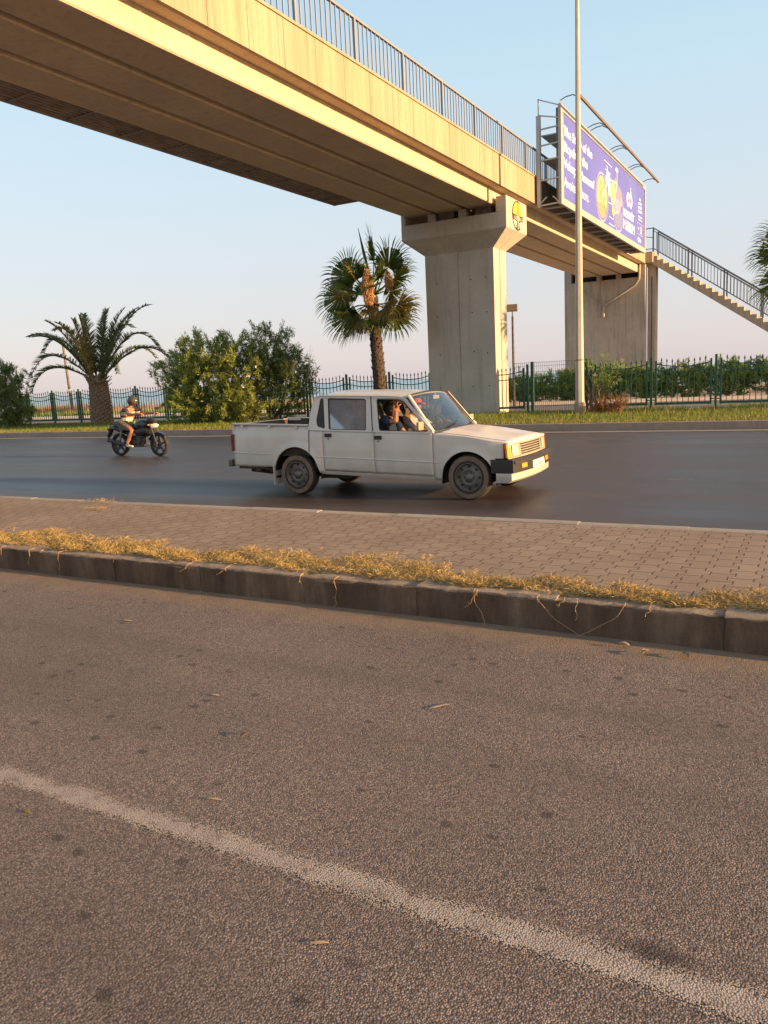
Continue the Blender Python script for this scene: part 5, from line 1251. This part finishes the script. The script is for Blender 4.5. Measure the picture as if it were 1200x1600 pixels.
for s in (-1, 1):
    fnn = cabmap(s)
    cs = plate(out, [rw_, fw_, qt_], .035, 'cab_side', 'white_car_paint', tk, fnn, bevel=.006)
    def ins(poly, e):
        c = np.mean(poly, 0); return [tuple(np.array(p) + (c - np.array(p)) / (np.linalg.norm(c - np.array(p)) + 1e-9) * e) for p in poly]
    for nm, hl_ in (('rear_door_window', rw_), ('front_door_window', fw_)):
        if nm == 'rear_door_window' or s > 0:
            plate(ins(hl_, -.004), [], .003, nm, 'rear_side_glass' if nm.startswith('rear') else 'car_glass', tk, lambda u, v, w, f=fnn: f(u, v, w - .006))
        plate(ins(hl_, -.002), [ins(hl_, .014)], .014, 'window_seal', 'black_plastic', tk, lambda u, v, w, f=fnn: f(u, v, w + .008))
    plate(ins(qt_, -.004), [], .01, 'pillar_vent', 'black_plastic', tk, lambda u, v, w, f=fnn: f(u, v, w - .002))
    # lighter door frames around the windows, drip rail above
    for a, b in ((-.43, .345), (.385, .85)):
        pts = [tuple(fnn(x, lerp(x, [(-.5, 1.452), (.55, 1.418), (.85, 1.395)]), .021)) for x in np.linspace(a, b, 8)]
        tobj('door_frame', MB().tube(pts, .010, 5), 'white_car_paint')
    pts = [tuple(fnn(x, z + .008, .024)) for x, z in ((-.60, 1.44), (-.5, 1.466), (0, 1.452), (.55, 1.43), (.80, 1.415), (.89, 1.385), (1.30, .935))]
    tobj('drip_rail', MB().tube(pts, .009, 6), 'white_car_paint')
    m = MB()
    for x, z0, z1 in ((.355, .95, 1.43),): m.bar(tuple(fnn(x, z0, .02)), tuple(fnn(x - .0, z1, .02)), .012, .006, up=(0, 1, 0))
    tobj('panel_gap', m, 'under_body', smooth=False)
for s in (-1, 1):
    for dr, x, z in ((rd[0 if s < 0 else 1], -.40, .90), (fd[0 if s < 0 else 1], .44, .86)):
        h = tobj('handle', MB().box((x, s * (TW + .004), z), (.115, .022, .055)), 'black_plastic', dr, smooth=False, bevel=.006)
        h2 = tobj('lock', MB().tube([(x + .0, s * (TW - .01), z - .055), (x, s * (TW + .004), z - .055)], .011, 10), 'steel_rim', dr)
# roof with crown and rolled edges
def roof_edge(s, x):
    z = lerp(x, [(-.60, 1.445), (-.50, 1.478), (.55, 1.442), (.85, 1.42)])
    p = cabmap(s)(x, z, .012); return p
def rooff(u, v):
    x = -.60 + 1.48 * u; a, b = roof_edge(-1, x), roof_edge(1, x); t = 2 * v - 1
    z = a.z + (.062 * (1 - abs(t) ** 2.6)) * min(1, .25 + (u * 7) ** .6) * (1 if u < .93 else 1 - (u - .93) * 4)
    xx = x + (.07 * (1 - t * t) if u > .9 else 0) * (u - .9) / .1 - (.03 * (1 - t * t)) * max(0, 1 - u * 8)
    return (xx, a.y * (1 - v) + b.y * v, z)
rf = tobj('roof', MB().sheet(rooff, 30, 24), 'white_car_paint'); rf.modifiers.new('s', 'SOLIDIFY').thickness = .02
# windscreen, its rubber, and the cab's back panel with window
def wsf(u, v):
    t = 2 * u - 1; zt_, zb_ = 1.43 + .045 * (1 - t * t), .925 + .035 * (1 - t * t)
    xt, xb = .90 + .05 * (1 - t * t), 1.30 + .10 * (1 - t * t); yt, yb = .635, .735
    return (xb + (xt - xb) * v, t * (yb + (yt - yb) * v), zb_ + (zt_ - zb_) * v)
ws = tobj('windscreen', MB().sheet(wsf, 16, 10), 'windscreen_glass')
m = MB()
for e in ([(0, v) for v in np.linspace(0, 1, 8)] + [(u, 1) for u in np.linspace(0, 1, 14)] + [(1, v) for v in np.linspace(1, 0, 8)] + [(u, 0) for u in np.linspace(1, 0, 14)],): m.tube([wsf(*p) for p in e], .012, 6)
tobj('seal', m, 'black_plastic', ws)
m = MB()
for o_ in (-.35, .2): m.bar(Vector(wsf(.5 + o_, .03)) + Vector((.03, 0, .015)), Vector(wsf(.5 + o_ + .28, .12)) + Vector((.03, 0, .015)), .012, .01)
tobj('wiper', m, 'black_plastic', ws, smooth=False)
for s in (-1, 1):
    pts = [Vector(wsf(0 if s < 0 else 1, v)) + Vector((-.012, s * .016, -.004)) for v in (0, .5, 1)]
    tobj('windscreen_pillar', MB().tube([tuple(p) for p in pts], [.032, .028, .026], 8), 'white_car_paint')
plate([(-.70, .98), (.70, .98), (.62, 1.45), (-.62, 1.45)], [rounded([(-.55, 1.08), (.55, 1.08), (.52, 1.38), (-.52, 1.38)], .04)], .03, 'cab_back', 'white_car_paint', tk, lambda u, v, w: Vector((-.745 + .13 * max(0, v - .98) / .47 - w * 1.0, u, v)))
tobj('rear_window', MB().add([(-.715, -.56, 1.07), (-.715, .56, 1.07), (-.625, .53, 1.39), (-.625, -.53, 1.39)], [(0, 1, 2, 3)]), 'car_glass', smooth=False)
# bonnet
def hoodf(u, v):
    x = 1.33 + 1.045 * u; t = 2 * v - 1; w = halfw(x, ztop(x)) - .004; z = ztop(x) - .002
    c = .052 * (1 - abs(t) ** 2.2) * (1 - .25 * u); c += .008 * math.exp(-((abs(t) - .55) / .06) ** 2)
    if u > .93: c -= .03 * ((u - .93) / .07) ** 2
    xx = x + (.065 * (1 - t * t)) * u + (.10 * (1 - t * t)) * (1 - u)
    return (xx, t * w, z + c)
hd = tobj('bonnet', MB().sheet(hoodf, 24, 32), 'white_car_paint'); hd.modifiers.new('s', 'SOLIDIFY').thickness = .015
m = MB()
for s in (-1, 1):
    m.tube([(x, s * (halfw(x, ztop(x)) - .045), ztop(x) + .012) for x in np.linspace(1.36, 2.33, 10)], .003, 4)
tobj('bonnet_gap', m, 'under_body', hd)
def cowlf(u, v): a = Vector(wsf(u, 0)); b = Vector(hoodf(0, u)); p = a * (1 - v) + b * v; return (p.x, p.y, p.z - .022 * math.sin(math.pi * v))
tobj('cowl', MB().sheet(cowlf, 12, 4), 'bed_liner')
# front: lamps, grille, bumper, valance, plate
def frontx(y): return 2.36 + .065 * (1 - (y / TW) ** 2)
def fpiece(name, y0, y1, z0, z1, mat, d0=-.03, d1=.0, parent=tk, n=6, bev=.004):
    vs = []
    for i in range(n + 1):
        y = y0 + (y1 - y0) * i / n; x = frontx(y); zt_ = lambda z: z
        vs += [(x + d0, y, z0), (x + d1 - .0, y, z0), (x + d1 - .02 * (z1 - z0) / .2, y, z1), (x + d0, y, z1)]
    m = MB().add(vs, [(i * 4 + j, i * 4 + (j + 1) % 4, (i + 1) * 4 + (j + 1) % 4, (i + 1) * 4 + j) for i in range(n) for j in range(4)] + [(3, 2, 1, 0), tuple(n * 4 + j for j in range(4))])
    return tobj(name, m, mat, parent, smooth=False, bevel=bev)
fpiece('front_panel', -.775, .775, .565, .765, 'under_body', -.06, -.035)
for s in (-1, 1):
    a = sorted((s * .79, s * .70)); fpiece('corner_lamp', *a, .575, .755, 'amber_lens', -.02, .010)
    tobj('corner_lens', MB().box((2.325, s * .764, .664), (.07, .012, .175)), 'amber_lens', smooth=False, bevel=.004)
    a = sorted((s * .69, s * .43)); hlp = fpiece('headlight', *a, .580, .750, 'grille_metal', -.02, .004)
    a = sorted((s * .675, s * .50)); fpiece('lens', *a, .595, .735, 'headlight_glass', .004, .016, hlp)
g = fpiece('grille', -.42, .42, .580, .750, 'black_plastic', -.03, -.012)
for z in (.583, .615, .648, .681, .714, .745): fpiece('bar', -.42, .42, z - .005, z + .006, 'grille_metal', -.012, .008, g, bev=0)
for y in (-.42, .42): fpiece('frame', y - .012, y + .012, .578, .752, 'grille_metal', -.012, .012, g, 1)
fpiece('bonnet_lip', -.775, .775, .752, .772, 'white_car_paint', -.03, .004)
fpiece('lower_trim', -.77, .77, .560, .578, 'grille_metal', -.02, .012)
def wrap(z0, z1, off, xback, mat, name, slope=0.0):
    pts = []
    for y in np.linspace(-1, 1, 25): pts.append((frontx(y * TW) + off, y * (TW + .004)))
    path = [(xback, -TW - .006), (2.2, -TW - .008)] + [(min(x, 9), y) for x, y in pts] + [(2.2, TW + .008), (xback, TW + .006)]
    path = [tuple(p) for p in path]; vs = []; c = np.array([2.0, 0.0])
    for (x, y) in path:
        x2 = x if abs(y) < TW - .02 else x; vs += [(x2 - slope, y * (1 - slope * .3), z0), (x2, y, z0 + (z1 - z0) * .25), (x2, y, z1 - .02), (x2 - .015, y * .995, z1)]
    m = MB().add(vs, [(i * 4 + j, i * 4 + j + 1, (i + 1) * 4 + j + 1, (i + 1) * 4 + j) for i in range(len(path) - 1) for j in range(3)])
    k = len(path); m.add([(x - .015, y * .995, z1) for x, y in path] + [(x - .12, y * .9, z1 - .002) for x, y in path], [(i, i + 1, k + i + 1, k + i) for i in range(k - 1)])
    return tobj(name, m, mat)
bp = wrap(.375, .555, .075, 2.13, 'black_plastic', 'front_bumper', .0)
vl = wrap(.245, .385, .055, 2.20, 'white_car_paint', 'valance', .05)
fpiece('bumper_ridge', -.76, .76, .50, .535, 'black_plastic', .05, .098)
for s in (-1, 1):
    a = sorted((s * .56, s * .40)); fpiece('indicator', *a, .425, .485, 'amber_lens', .05, .092, bp, 2)
pl = fpiece('number_plate', -.20, .30, .385, .485, 'plate_white', .07, .098, tk, 2, 0)
for k in range(7):
    y = -.15 + k * .06
    if k in (2, 5): continue
    fpiece('character', y, y + .034, .405, .418, 'plate_ink', .098, .1005, pl, 1, 0); fpiece('character', y, y + .010, .418, .462, 'plate_ink', .098, .1003, pl, 1, 0)
# mirror
mr = tobj('door_mirror', MB().box((1.16, -(TW + .10), 1.02), (.045, .15, .115)).bar((1.14, -TW + .02, .985), (1.15, -(TW + .06), .99), .03), 'mirror_shell', smooth=False, bevel=.012)
mr2 = tobj('door_mirror', MB().box((1.16, (TW + .10), 1.02), (.045, .15, .115)).bar((1.14, TW - .02, .985), (1.15, (TW + .06), .99), .03), 'mirror_shell', smooth=False, bevel=.012)
# wheels
def wheel(cx_, cz_, s, r=.31):
    w = thing('wheel', (cx_, s * .70, cz_), None, None); w.parent = tk
    f = -s
    prof = [(.19, -.07), (.20, -.085), (.27, -.09), (.298, -.078), (.31, -.05), (.31, .05), (.298, .078), (.27, .09), (.20, .085), (.19, .07)]
    obj('tyre', MB().lathe(prof, (0, 0, 0), 'y', 40, closed=True), 'tyre_rubber', w, world=False)
    obj('dust_band', MB().lathe([(.225, s * .0885), (.272, s * .0925), (.288, s * .088), (.288, s * .08), (.225, s * .08)], (0, 0, 0), 'y', 40, closed=True), 'tyre_dust', w, world=False)
    m = MB().lathe([(.192, s * .07), (.196, s * .088), (.188, s * .090), (.180, s * .06), (.165, s * .045), (.13, s * .05), (.105, s * .062), (.07, s * .055), (.055, s * .07), (.035, s * .085), (.002, s * .088)], (0, 0, 0), 'y', 36)
    m.lathe([(.19, -s * .08), (.16, -s * .02), (.002, -s * .02)], (0, 0, 0), 'y', 24)
    obj('rim', m, 'steel_rim', w, world=False)
    m = MB()
    for k in range(8):
        a = k * math.pi / 4; m.lathe([(.001, s * .0565), (.017, s * .0560), (.017, s * .03)], (.148 * math.cos(a), 0, .148 * math.sin(a)), 'y', 10)
    for k in range(6):
        a = k * math.pi / 3; m.lathe([(.001, s * .078), (.009, s * .076), (.009, s * .05)], (.062 * math.cos(a), 0, .062 * math.sin(a)), 'y', 8)
    obj('rim_hole', m, 'under_body', w, world=False)
    return w
for s in (-1, 1): wheel(-1.0, .312, s); wheel(1.80, .312, s)
# interior
def seat(x, y, w=.5, hh=.62):
    m = MB().box((x, y, .62), (.48, w, .14)).box((x - .25, y, .90), (.12, w, hh), Matrix.Rotation(R(-12), 3, 'Y')).box((x - .31, y, 1.24), (.07, w * .45, .12), Matrix.Rotation(R(-12), 3, 'Y'))
    tobj('seat', m, 'seat_cloth', smooth=False, bevel=.03)
seat(.52, -.36); seat(.52, .36); seat(-.22, 0, 1.2, .5)
tobj('dashboard', MB().box((1.15, 0, .84), (.25, 1.36, .2)), 'black_plastic', smooth=False, bevel=.04)
tobj('cab_floor', MB().box((.3, 0, .42), (2.0, 1.4, .03)), 'under_body', smooth=False)
tobj('cab_lining', MB().span((-.70, -.72, .45), (-.69, .72, .97)).span((1.28, -.72, .4), (1.30, .72, .88)), 'seat_cloth', smooth=False)
for s in (-1, 1): tobj('door_lining', MB().add([(-.68, s * .735, .42), (1.26, s * .735, .38), (1.26, s * .735, .88), (-.68, s * .735, .95)], [(0, 1, 2, 3)]), 'seat_cloth', smooth=False, solid=.01)
m = MB().lathe([(.185 + .014 * math.cos(a), .014 * math.sin(a)) for a in np.linspace(0, 2 * math.pi, 9)[:-1]], (0, 0, 0), 'x', 24, closed=True)
rt = Matrix.Rotation(R(-28), 3, 'Y'); m.v = [tuple(rt @ Vector(p) + Vector((.93, .36, .93))) for p in m.v]; m.bar((.93, .36, .93), (1.1, .36, .84), .04); m.bar((.93, .20, .93), (.93, .52, .93), .03)
tobj('steering_wheel', m, 'black_plastic')
tobj('inside_mirror', MB().box((.99, 0, 1.38), (.03, .2, .055)).bar((.99, 0, 1.38), (.98, 0, 1.44), .015), 'headlight_glass', smooth=False, bevel=.008)

# people in the cab
def sitter(loc, label, shirt, hair, pose):
    root = thing('person', loc, label, 'person')
    pv = Vector((0, 0, .10)); P = pose
    shl, shr = Vector(P['shl']), Vector(P['shr']); neck = (shl + shr) / 2 + Vector((.0, 0, .06)); hc = Vector(P['head'])
    V = [pv, pv + Vector((.0, 0, .18)), (shl + shr) / 2 + Vector((0, 0, -.10)), neck, hc + Vector((-.02, 0, -.07)), shl, Vector(P['ell']), Vector(P['wrl']), shr, Vector(P['elr']), Vector(P['wrr']),
         pv + Vector((.02, .09, 0)), pv + Vector((.42, .12, .05)), pv + Vector((.52, .12, -.28)), pv + Vector((.02, -.09, 0)), pv + Vector((.42, -.12, .05)), pv + Vector((.52, -.12, -.28))]
    E_ = [(0, 1), (1, 2), (2, 3), (3, 4), (2, 5), (5, 6), (6, 7), (2, 8), (8, 9), (9, 10), (0, 11), (11, 12), (12, 13), (0, 14), (14, 15), (15, 16)]
    rad = [(.13, .11), (.13, .10), (.15, .105), .055, .05, .06, .043, .030, .06, .043, .030, .085, .065, .05, .085, .065, .05]
    body = [skin_mesh([tuple(v) for v in V], E_, rad)]
    hm, hf = head_mb(hc, P.get('yaw', 0), P.get('pitch', 0)); 
    for w_, e_, nrm, th in ((P['wrl'], P['ell'], P['pnl'], 1), (P['wrr'], P['elr'], P['pnr'], -1)):
        body += hand_meshes(w_, Vector(w_) - Vector(e_), nrm, .55, 1.0, th)
    mb = merge_meshes(body); mb.add(hm.v, hm.f)
    obj('body', mb, 'skin', root, world=False, recalc=False)
    sv = [V[0] + Vector((0, 0, .0)), V[1], V[2], V[3] + Vector((0, 0, -.02)), V[5], V[6] * .7 + V[5] * .3 if P.get('short') else V[6] * .9 + V[7] * .1, V[8], V[9] * .7 + V[8] * .3 if P.get('short') else V[9] * .9 + V[10] * .1]
    obj('shirt', merge_meshes([skin_mesh([tuple(v) for v in sv], [(0, 1), (1, 2), (2, 3), (2, 4), (4, 5), (2, 6), (6, 7)], [(.16, .14), (.16, .13), (.19, .15), .075, .09, .066, .09, .066])]), shirt, root, world=False, recalc=False)
    obj('trousers', merge_meshes([skin_mesh([tuple(V[i]) for i in (0, 11, 12, 13, 14, 15, 16)], [(0, 1), (1, 2), (2, 3), (0, 4), (4, 5), (5, 6)], [(.15, .12), .1, .077, .06, .1, .077, .06])]), 'trousers_dark', root, world=False, recalc=False)
    m = MB(); n, k = 20, 14; vs = []
    for j in range(k + 1):
        th = math.pi * j / k
        for i in range(n):
            a = 2 * math.pi * i / n; x, y, z = math.cos(a) * math.sin(th) * .108 - .014, math.sin(a) * math.sin(th) * .087, -math.cos(th) * .125 + .012
            if x > .02 and z < .065: x = .02
            if hair == 'hair_black' and z < -.02 and x < 0: x -= .015
            vs.append(hf((x, y, z)))
    m.add(vs, [(j * n + i, j * n + (i + 1) % n, (j + 1) * n + (i + 1) % n, (j + 1) * n + i) for j in range(k) for i in range(n)])
    if hair == 'cap_red': pass
    obj('hair', m, 'hair_black', root, world=False)
    if hair == 'cap_red':
        m = MB(); vs = []
        for j in range(7):
            th = R(90 * j / 6)
            for i in range(n): a = 2 * math.pi * i / n; vs.append(hf((math.cos(a) * math.cos(th) * .116 - .01, math.sin(a) * math.cos(th) * .094, .045 + math.sin(th) * .10)))
        m.add(vs, [(j * n + i, j * n + (i + 1) % n, (j + 1) * n + (i + 1) % n, (j + 1) * n + i) for j in range(6) for i in range(n)])
        m.add([hf(p) for p in ((.09, -.07, .05), (.17, -.05, .035), (.185, 0, .035), (.17, .05, .035), (.09, .07, .05), (.10, 0, .06))], [(0, 1, 2, 5), (5, 2, 3, 4)])
        obj('cap', m, 'cap_red', root, world=False, solid=.004)
    return root
sitter((TX + .38, TY - .34, .60), 'dark-haired passenger in a navy shirt raising a hand to the face', 'shirt_navy', 'hair_black',
       dict(shl=(-.02, .17, .47), shr=(.0, -.17, .47), head=(.07, 0, .64), yaw=.35, pitch=.15, ell=(.16, .24, .24), wrl=(.36, .20, .30), pnl=(0, 0, -1), elr=(.24, -.21, .47), wrr=(.20, -.15, .62), pnr=(0, .9, .4), short=True))
sitter((TX + .42, TY + .36, .60), 'driver in a pale shirt and red cap at the pickup wheel', 'shirt_white', 'cap_red',
       dict(shl=(-.02, .18, .47), shr=(-.02, -.18, .47), head=(.05, 0, .65), yaw=0, pitch=.05, ell=(.22, .24, .27), wrl=(.42, .16, .38), pnl=(.3, 0, -1), elr=(.22, -.24, .27), wrr=(.42, -.16, .38), pnr=(.3, 0, -1)))

# ================================================================== MOTORCYCLE
MX, MY = -15.6, 14.9
mc = thing('motorcycle', (MX, MY, 0), 'black naked motorcycle with dark blue tank and alloy wheels on the far lane', 'motorcycle')
def mobj(name, mb, mat, parent=mc, **k): return obj(name, mb, mat, parent, world=False, **k)
RWX, FWX, WR = -.72, .69, .305
for nm, x in (('rear', RWX), ('front', FWX)):
    w = thing('wheel', (x, 0, WR), None, None); w.parent = mc; tw = .065 if nm == 'rear' else .052
    obj('tyre', MB().lathe([(.235, -tw * .8), (.27, -tw), (.295, -tw * .7), (.305, 0), (.295, tw * .7), (.27, tw), (.235, tw * .8)], (0, 0, 0), 'y', 40, closed=True), 'tyre_rubber', w, world=False)
    m = MB().lathe([(.237, -tw * .7), (.222, -.035), (.215, 0), (.222, .035), (.237, tw * .7)], (0, 0, 0), 'y', 40).lathe([(.002, -.055), (.045, -.055), (.045, .055), (.002, .055)], (0, 0, 0), 'y', 16)
    for k in range(5):
        a = k * 2 * math.pi / 5 + .3; c, s_ = math.cos(a), math.sin(a); m.bar((c * .03, 0, s_ * .03), (c * .225, 0, s_ * .225), .04, .028, up=(0, 1, 0))
    obj('rim', m, 'moto_dark_metal', w, world=False)
    obj('brake_disc', MB().lathe([(.07, -.062), (.13, -.062), (.13, -.066), (.07, -.066)], (0, 0, 0), 'y', 28, closed=True), 'moto_dark_metal', w, world=False)
for s in (-1, 1):
    mobj('fork_leg', MB().tube([(FWX, s * .085, WR), (.60, s * .085, .55), (.47, s * .08, .92)], [.028, .026, .020], 10), 'moto_dark_metal')
    mobj('swing_arm', MB().bar((-.22, s * .1, .36), (RWX, s * .1, WR), .035, .055), 'moto_dark_metal', smooth=False, bevel=.006)
    mobj('shock', MB().tube([(RWX + .1, s * .12, .36), (-.5, s * .11, .70)], .024, 8).lathe([(.03, 0)], (0, 0, 0)), 'moto_metal')
def taperbox(xs):           # lofted body: list of (x, zlow, zhigh, halfwidth)
    m = MB(); n = 14; vs = []
    for x, a, b, w in xs:
        for i in range(n):
            t = 2 * math.pi * i / n; c, s_ = math.cos(t), math.sin(t); vs.append((x, w * math.copysign(abs(c) ** .75, c), (a + b) / 2 + (b - a) / 2 * math.copysign(abs(s_) ** .75, s_)))
    k = len(xs); m.add(vs, [(j * n + i, j * n + (i + 1) % n, (j + 1) * n + (i + 1) % n, (j + 1) * n + i) for j in range(k - 1) for i in range(n)] + [tuple(range(n)), tuple(range((k - 1) * n, k * n))]); return m
mobj('fuel_tank', taperbox([(-.20, .68, .78, .07), (-.10, .68, .88, .12), (.10, .68, .96, .155), (.28, .70, .96, .15), (.40, .76, .90, .08)]), 'moto_tank')
mobj('tank_shroud', taperbox([(.02, .55, .72, .17), (.25, .50, .80, .185), (.42, .58, .76, .15)]), 'moto_black')
mobj('seat', taperbox([(-.92, .84, .90, .05), (-.75, .78, .87, .10), (-.5, .70, .79, .12), (-.3, .68, .76, .10), (-.15, .69, .78, .08)]), 'black_plastic')
mobj('tail', taperbox([(-1.12, .66, .72, .03), (-1.0, .70, .82, .07), (-.75, .66, .80, .10), (-.45, .58, .70, .09)]), 'moto_black')
mobj('rear_mudguard', MB().bar((-.98, 0, .72), (-1.13, 0, .52), .13, .02).tube([(-1.1, 0, .55), (-1.13, 0, .48)], .03, 6), 'black_plastic', smooth=False)
mobj('tail_light', MB().box((-1.1, 0, .72), (.05, .08, .04)), 'red_lens', smooth=False, bevel=.005)
m = MB(); vs = []
for i in range(13):
    a = R(35 + 125 * i / 12)
    for y in (-.06, -.03, .03, .06): vs.append((FWX + .335 * math.cos(a), y, WR + (.335 - abs(y) * .35) * math.sin(a)))
m.add(vs, [(i * 4 + j, i * 4 + j + 1, (i + 1) * 4 + j + 1, (i + 1) * 4 + j) for i in range(12) for j in range(3)])
mobj('front_mudguard', m, 'moto_tank', solid=.006)
mobj('engine', MB().box((-.02, 0, .42), (.36, .24, .26)).box((.12, 0, .58), (.16, .18, .18), Matrix.Rotation(R(25), 3, 'Y')).lathe([(.09, -.15), (.09, .15)], (-.08, 0, .40), 'y', 16).lathe([(.001, -.152), (.07, -.15), (.07, -.13)], (.08, 0, .38), 'y', 16), 'moto_dark_metal', smooth=False, bevel=.012)
mobj('belly_cover', MB().box((.10, 0, .29), (.34, .2, .08)), 'moto_metal', smooth=False, bevel=.02)
m = MB()
for k in range(6): m.box((.14 + k * .006, 0, .52 + k * .026), (.2, .21, .008))
mobj('cooling_fins', m, 'moto_metal', smooth=False)
mobj('exhaust', MB().tube([(.22, -.08, .55), (.30, -.1, .42), (.22, -.12, .28), (-.2, -.14, .27), (-.42, -.15, .32), (-.98, -.17, .44)], [.022, .022, .022, .026, .045, .05], 12), 'moto_dark_metal')
mobj('frame', MB().tube([(.42, 0, .86), (.2, .08, .62), (-.15, .1, .5), (-.22, .1, .34)], .022, 8).tube([(.42, 0, .86), (.2, -.08, .62), (-.15, -.1, .5), (-.22, -.1, .34)], .022, 8).tube([(-.1, 0, .62), (-.5, 0, .68), (-.95, 0, .76)], .03, 8), 'moto_black')
hb = mobj('handlebar', MB().tube([(.42, -.34, 1.085), (.44, -.20, 1.08), (.44, -.08, .98), (.44, .08, .98), (.44, .20, 1.08), (.42, .34, 1.085)], .012, 8), 'moto_dark_metal')
for s in (-1, 1):
    mobj('grip', MB().tube([(.418, s * .345, 1.086), (.438, s * .22, 1.082)], .018, 8), 'black_plastic', hb)
    mi = mobj('mirror', MB().tube([(.40, s * .22, 1.06), (.42, s * .27, 1.20)], .006, 6).box((.42, s * .28, 1.23), (.02, .11, .06)), 'moto_black', smooth=False)
    mobj('indicator', MB().sphere((.50, s * .14, .82), (.03, .03, .02), 8, 6).tube([(.48, 0, .82), (.5, s * .13, .82)], .007, 5), 'amber_lens')
    mobj('foot_peg', MB().tube([(-.22, s * .1, .33), (-.22, s * .22, .32)], .014, 6), 'moto_metal')
mobj('instrument_cowl', taperbox([(.40, .88, 1.02, .08), (.50, .84, 1.0, .11), (.60, .82, .92, .08)]), 'moto_black')
mobj('headlight', taperbox([(.50, .72, .86, .10), (.60, .74, .85, .095), (.66, .77, .83, .06)]), 'white_paint')
mobj('chain_cover', MB().bar((-.15, .13, .38), (RWX, .13, .34), .015, .07), 'moto_black', smooth=False)

# rider
rd_ = thing('person', (MX, MY, 0), 'motorcycle rider in a dark helmet, striped T-shirt, grey shorts and white trainers', 'person')
def V3(*a): return Vector(a)
hipc = V3(-.42, 0, .84)
body = [hipc, V3(-.38, 0, 1.0), V3(-.31, 0, 1.17), V3(-.24, 0, 1.28), V3(-.18, 0, 1.38)]
Vv = body + [V3(-.27, -.18, 1.23), V3(-.02, -.26, 1.10), V3(.36, -.27, 1.11), V3(-.27, .18, 1.23), V3(-.02, .26, 1.10), V3(.36, .27, 1.11),
             V3(-.40, -.10, .82), V3(-.02, -.19, .70), V3(-.24, -.18, .40), V3(-.40, .10, .82), V3(-.02, .19, .70), V3(-.24, .18, .40), V3(-.28, -.18, .33), V3(-.28, .18, .33)]
Ed = [(0, 1), (1, 2), (2, 3), (3, 4), (2, 5), (5, 6), (6, 7), (2, 8), (8, 9), (9, 10), (0, 11), (11, 12), (12, 13), (0, 14), (14, 15), (15, 16), (13, 17), (16, 18)]
ra = [(.15, .12), (.13, .11), (.15, .11), .06, .055, .062, .045, .030, .062, .045, .030, .10, .068, .045, .10, .068, .045, .035, .035]
ms = [skin_mesh([tuple(v) for v in Vv], Ed, ra)]
for s in (-1, 1): ms += hand_meshes((.36, s * .27, 1.115), (.25, 0, .0), (0, 0, -1), .75, 1.0, -s)
hm, hf = head_mb((-.12, 0, 1.44), 0, .1)
mb = merge_meshes(ms); mb.add(hm.v, hm.f); obj('body', mb, 'skin_rider', rd_, world=False, recalc=False)
sv = [Vv[0] + V3(0, 0, .02), Vv[1], Vv[2], Vv[3] + V3(0, 0, .01), Vv[5], Vv[5] * .25 + Vv[6] * .75, Vv[8], Vv[8] * .25 + Vv[9] * .75]
obj('shirt', merge_meshes([skin_mesh([tuple(v) for v in sv], [(0, 1), (1, 2), (2, 3), (2, 4), (4, 5), (2, 6), (6, 7)], [(.185, .16), (.17, .15), (.20, .165), .085, .095, .075, .095, .075])]), 'striped_shirt', rd_, world=False, recalc=False)
obj('shorts', merge_meshes([skin_mesh([tuple(v) for v in (Vv[0], Vv[11], Vv[11] * .25 + Vv[12] * .75, Vv[14], Vv[14] * .25 + Vv[15] * .75)], [(0, 1), (1, 2), (0, 3), (3, 4)], [(.165, .13), .12, .088, .12, .088])]), 'shorts_grey', rd_, world=False, recalc=False)
for s in (-1, 1):
    sh = obj('shoe', merge_meshes([chain([V3(-.31, s * .18, .33), V3(-.27, s * .18, .29), V3(-.16, s * .19, .275), V3(-.06, s * .19, .275)], [(.045, .045), (.05, .042), (.048, .036), (.036, .026)])]), 'shoe_white', rd_, world=False, recalc=False)
    obj('sock', merge_meshes([chain([V3(-.27, s * .18, .36), V3(-.25, s * .18, .42)], [.045, .047])]), 'shoe_white', rd_, world=False, recalc=False)
m = MB(); n, k = 28, 20; vs = []
for j in range(k + 1):
    th = math.pi * j / k
    for i in range(n):
        a = 2 * math.pi * i / n; x, y, z = math.cos(a) * math.sin(th) * .150, math.sin(a) * math.sin(th) * .125, -math.cos(th) * .140
        if z < -.05: x = x * (1 + .15 * (-z - .05) / .09) + .02 * (-z - .05) / .09
        if z < -.10: z = -.10 - (z + .10) * .3
        vs.append((x - .12, y, z + 1.445))
m.add(vs, [(j * n + i, j * n + (i + 1) % n, (j + 1) * n + (i + 1) % n, (j + 1) * n + i) for j in range(k) for i in range(n)])
hl_ = obj('helmet', m, 'helmet_grey', rd_, world=False)
def vf(u, v):
    a = R(-62 + 124 * u); z = -.035 + .075 * v; r = math.sqrt(max(.01, 1 - (z / .14) ** 2)); return (-.12 + .155 * r * math.cos(a), .130 * r * math.sin(a), 1.445 + z)
obj('visor', MB().sheet(vf, 12, 4), 'visor', hl_, world=False)
obj('chin_vent', MB().box((.045, 0, 1.37), (.02, .06, .02)), 'black_plastic', hl_, world=False, smooth=False)
obj('backpack', merge_meshes([skin_mesh([(-.50, 0, .98), (-.47, 0, 1.12), (-.43, 0, 1.24)], [(0, 1), (1, 2)], [(.13, .08), (.14, .09), (.10, .06)])]), 'trousers_dark', rd_, world=False, recalc=False)
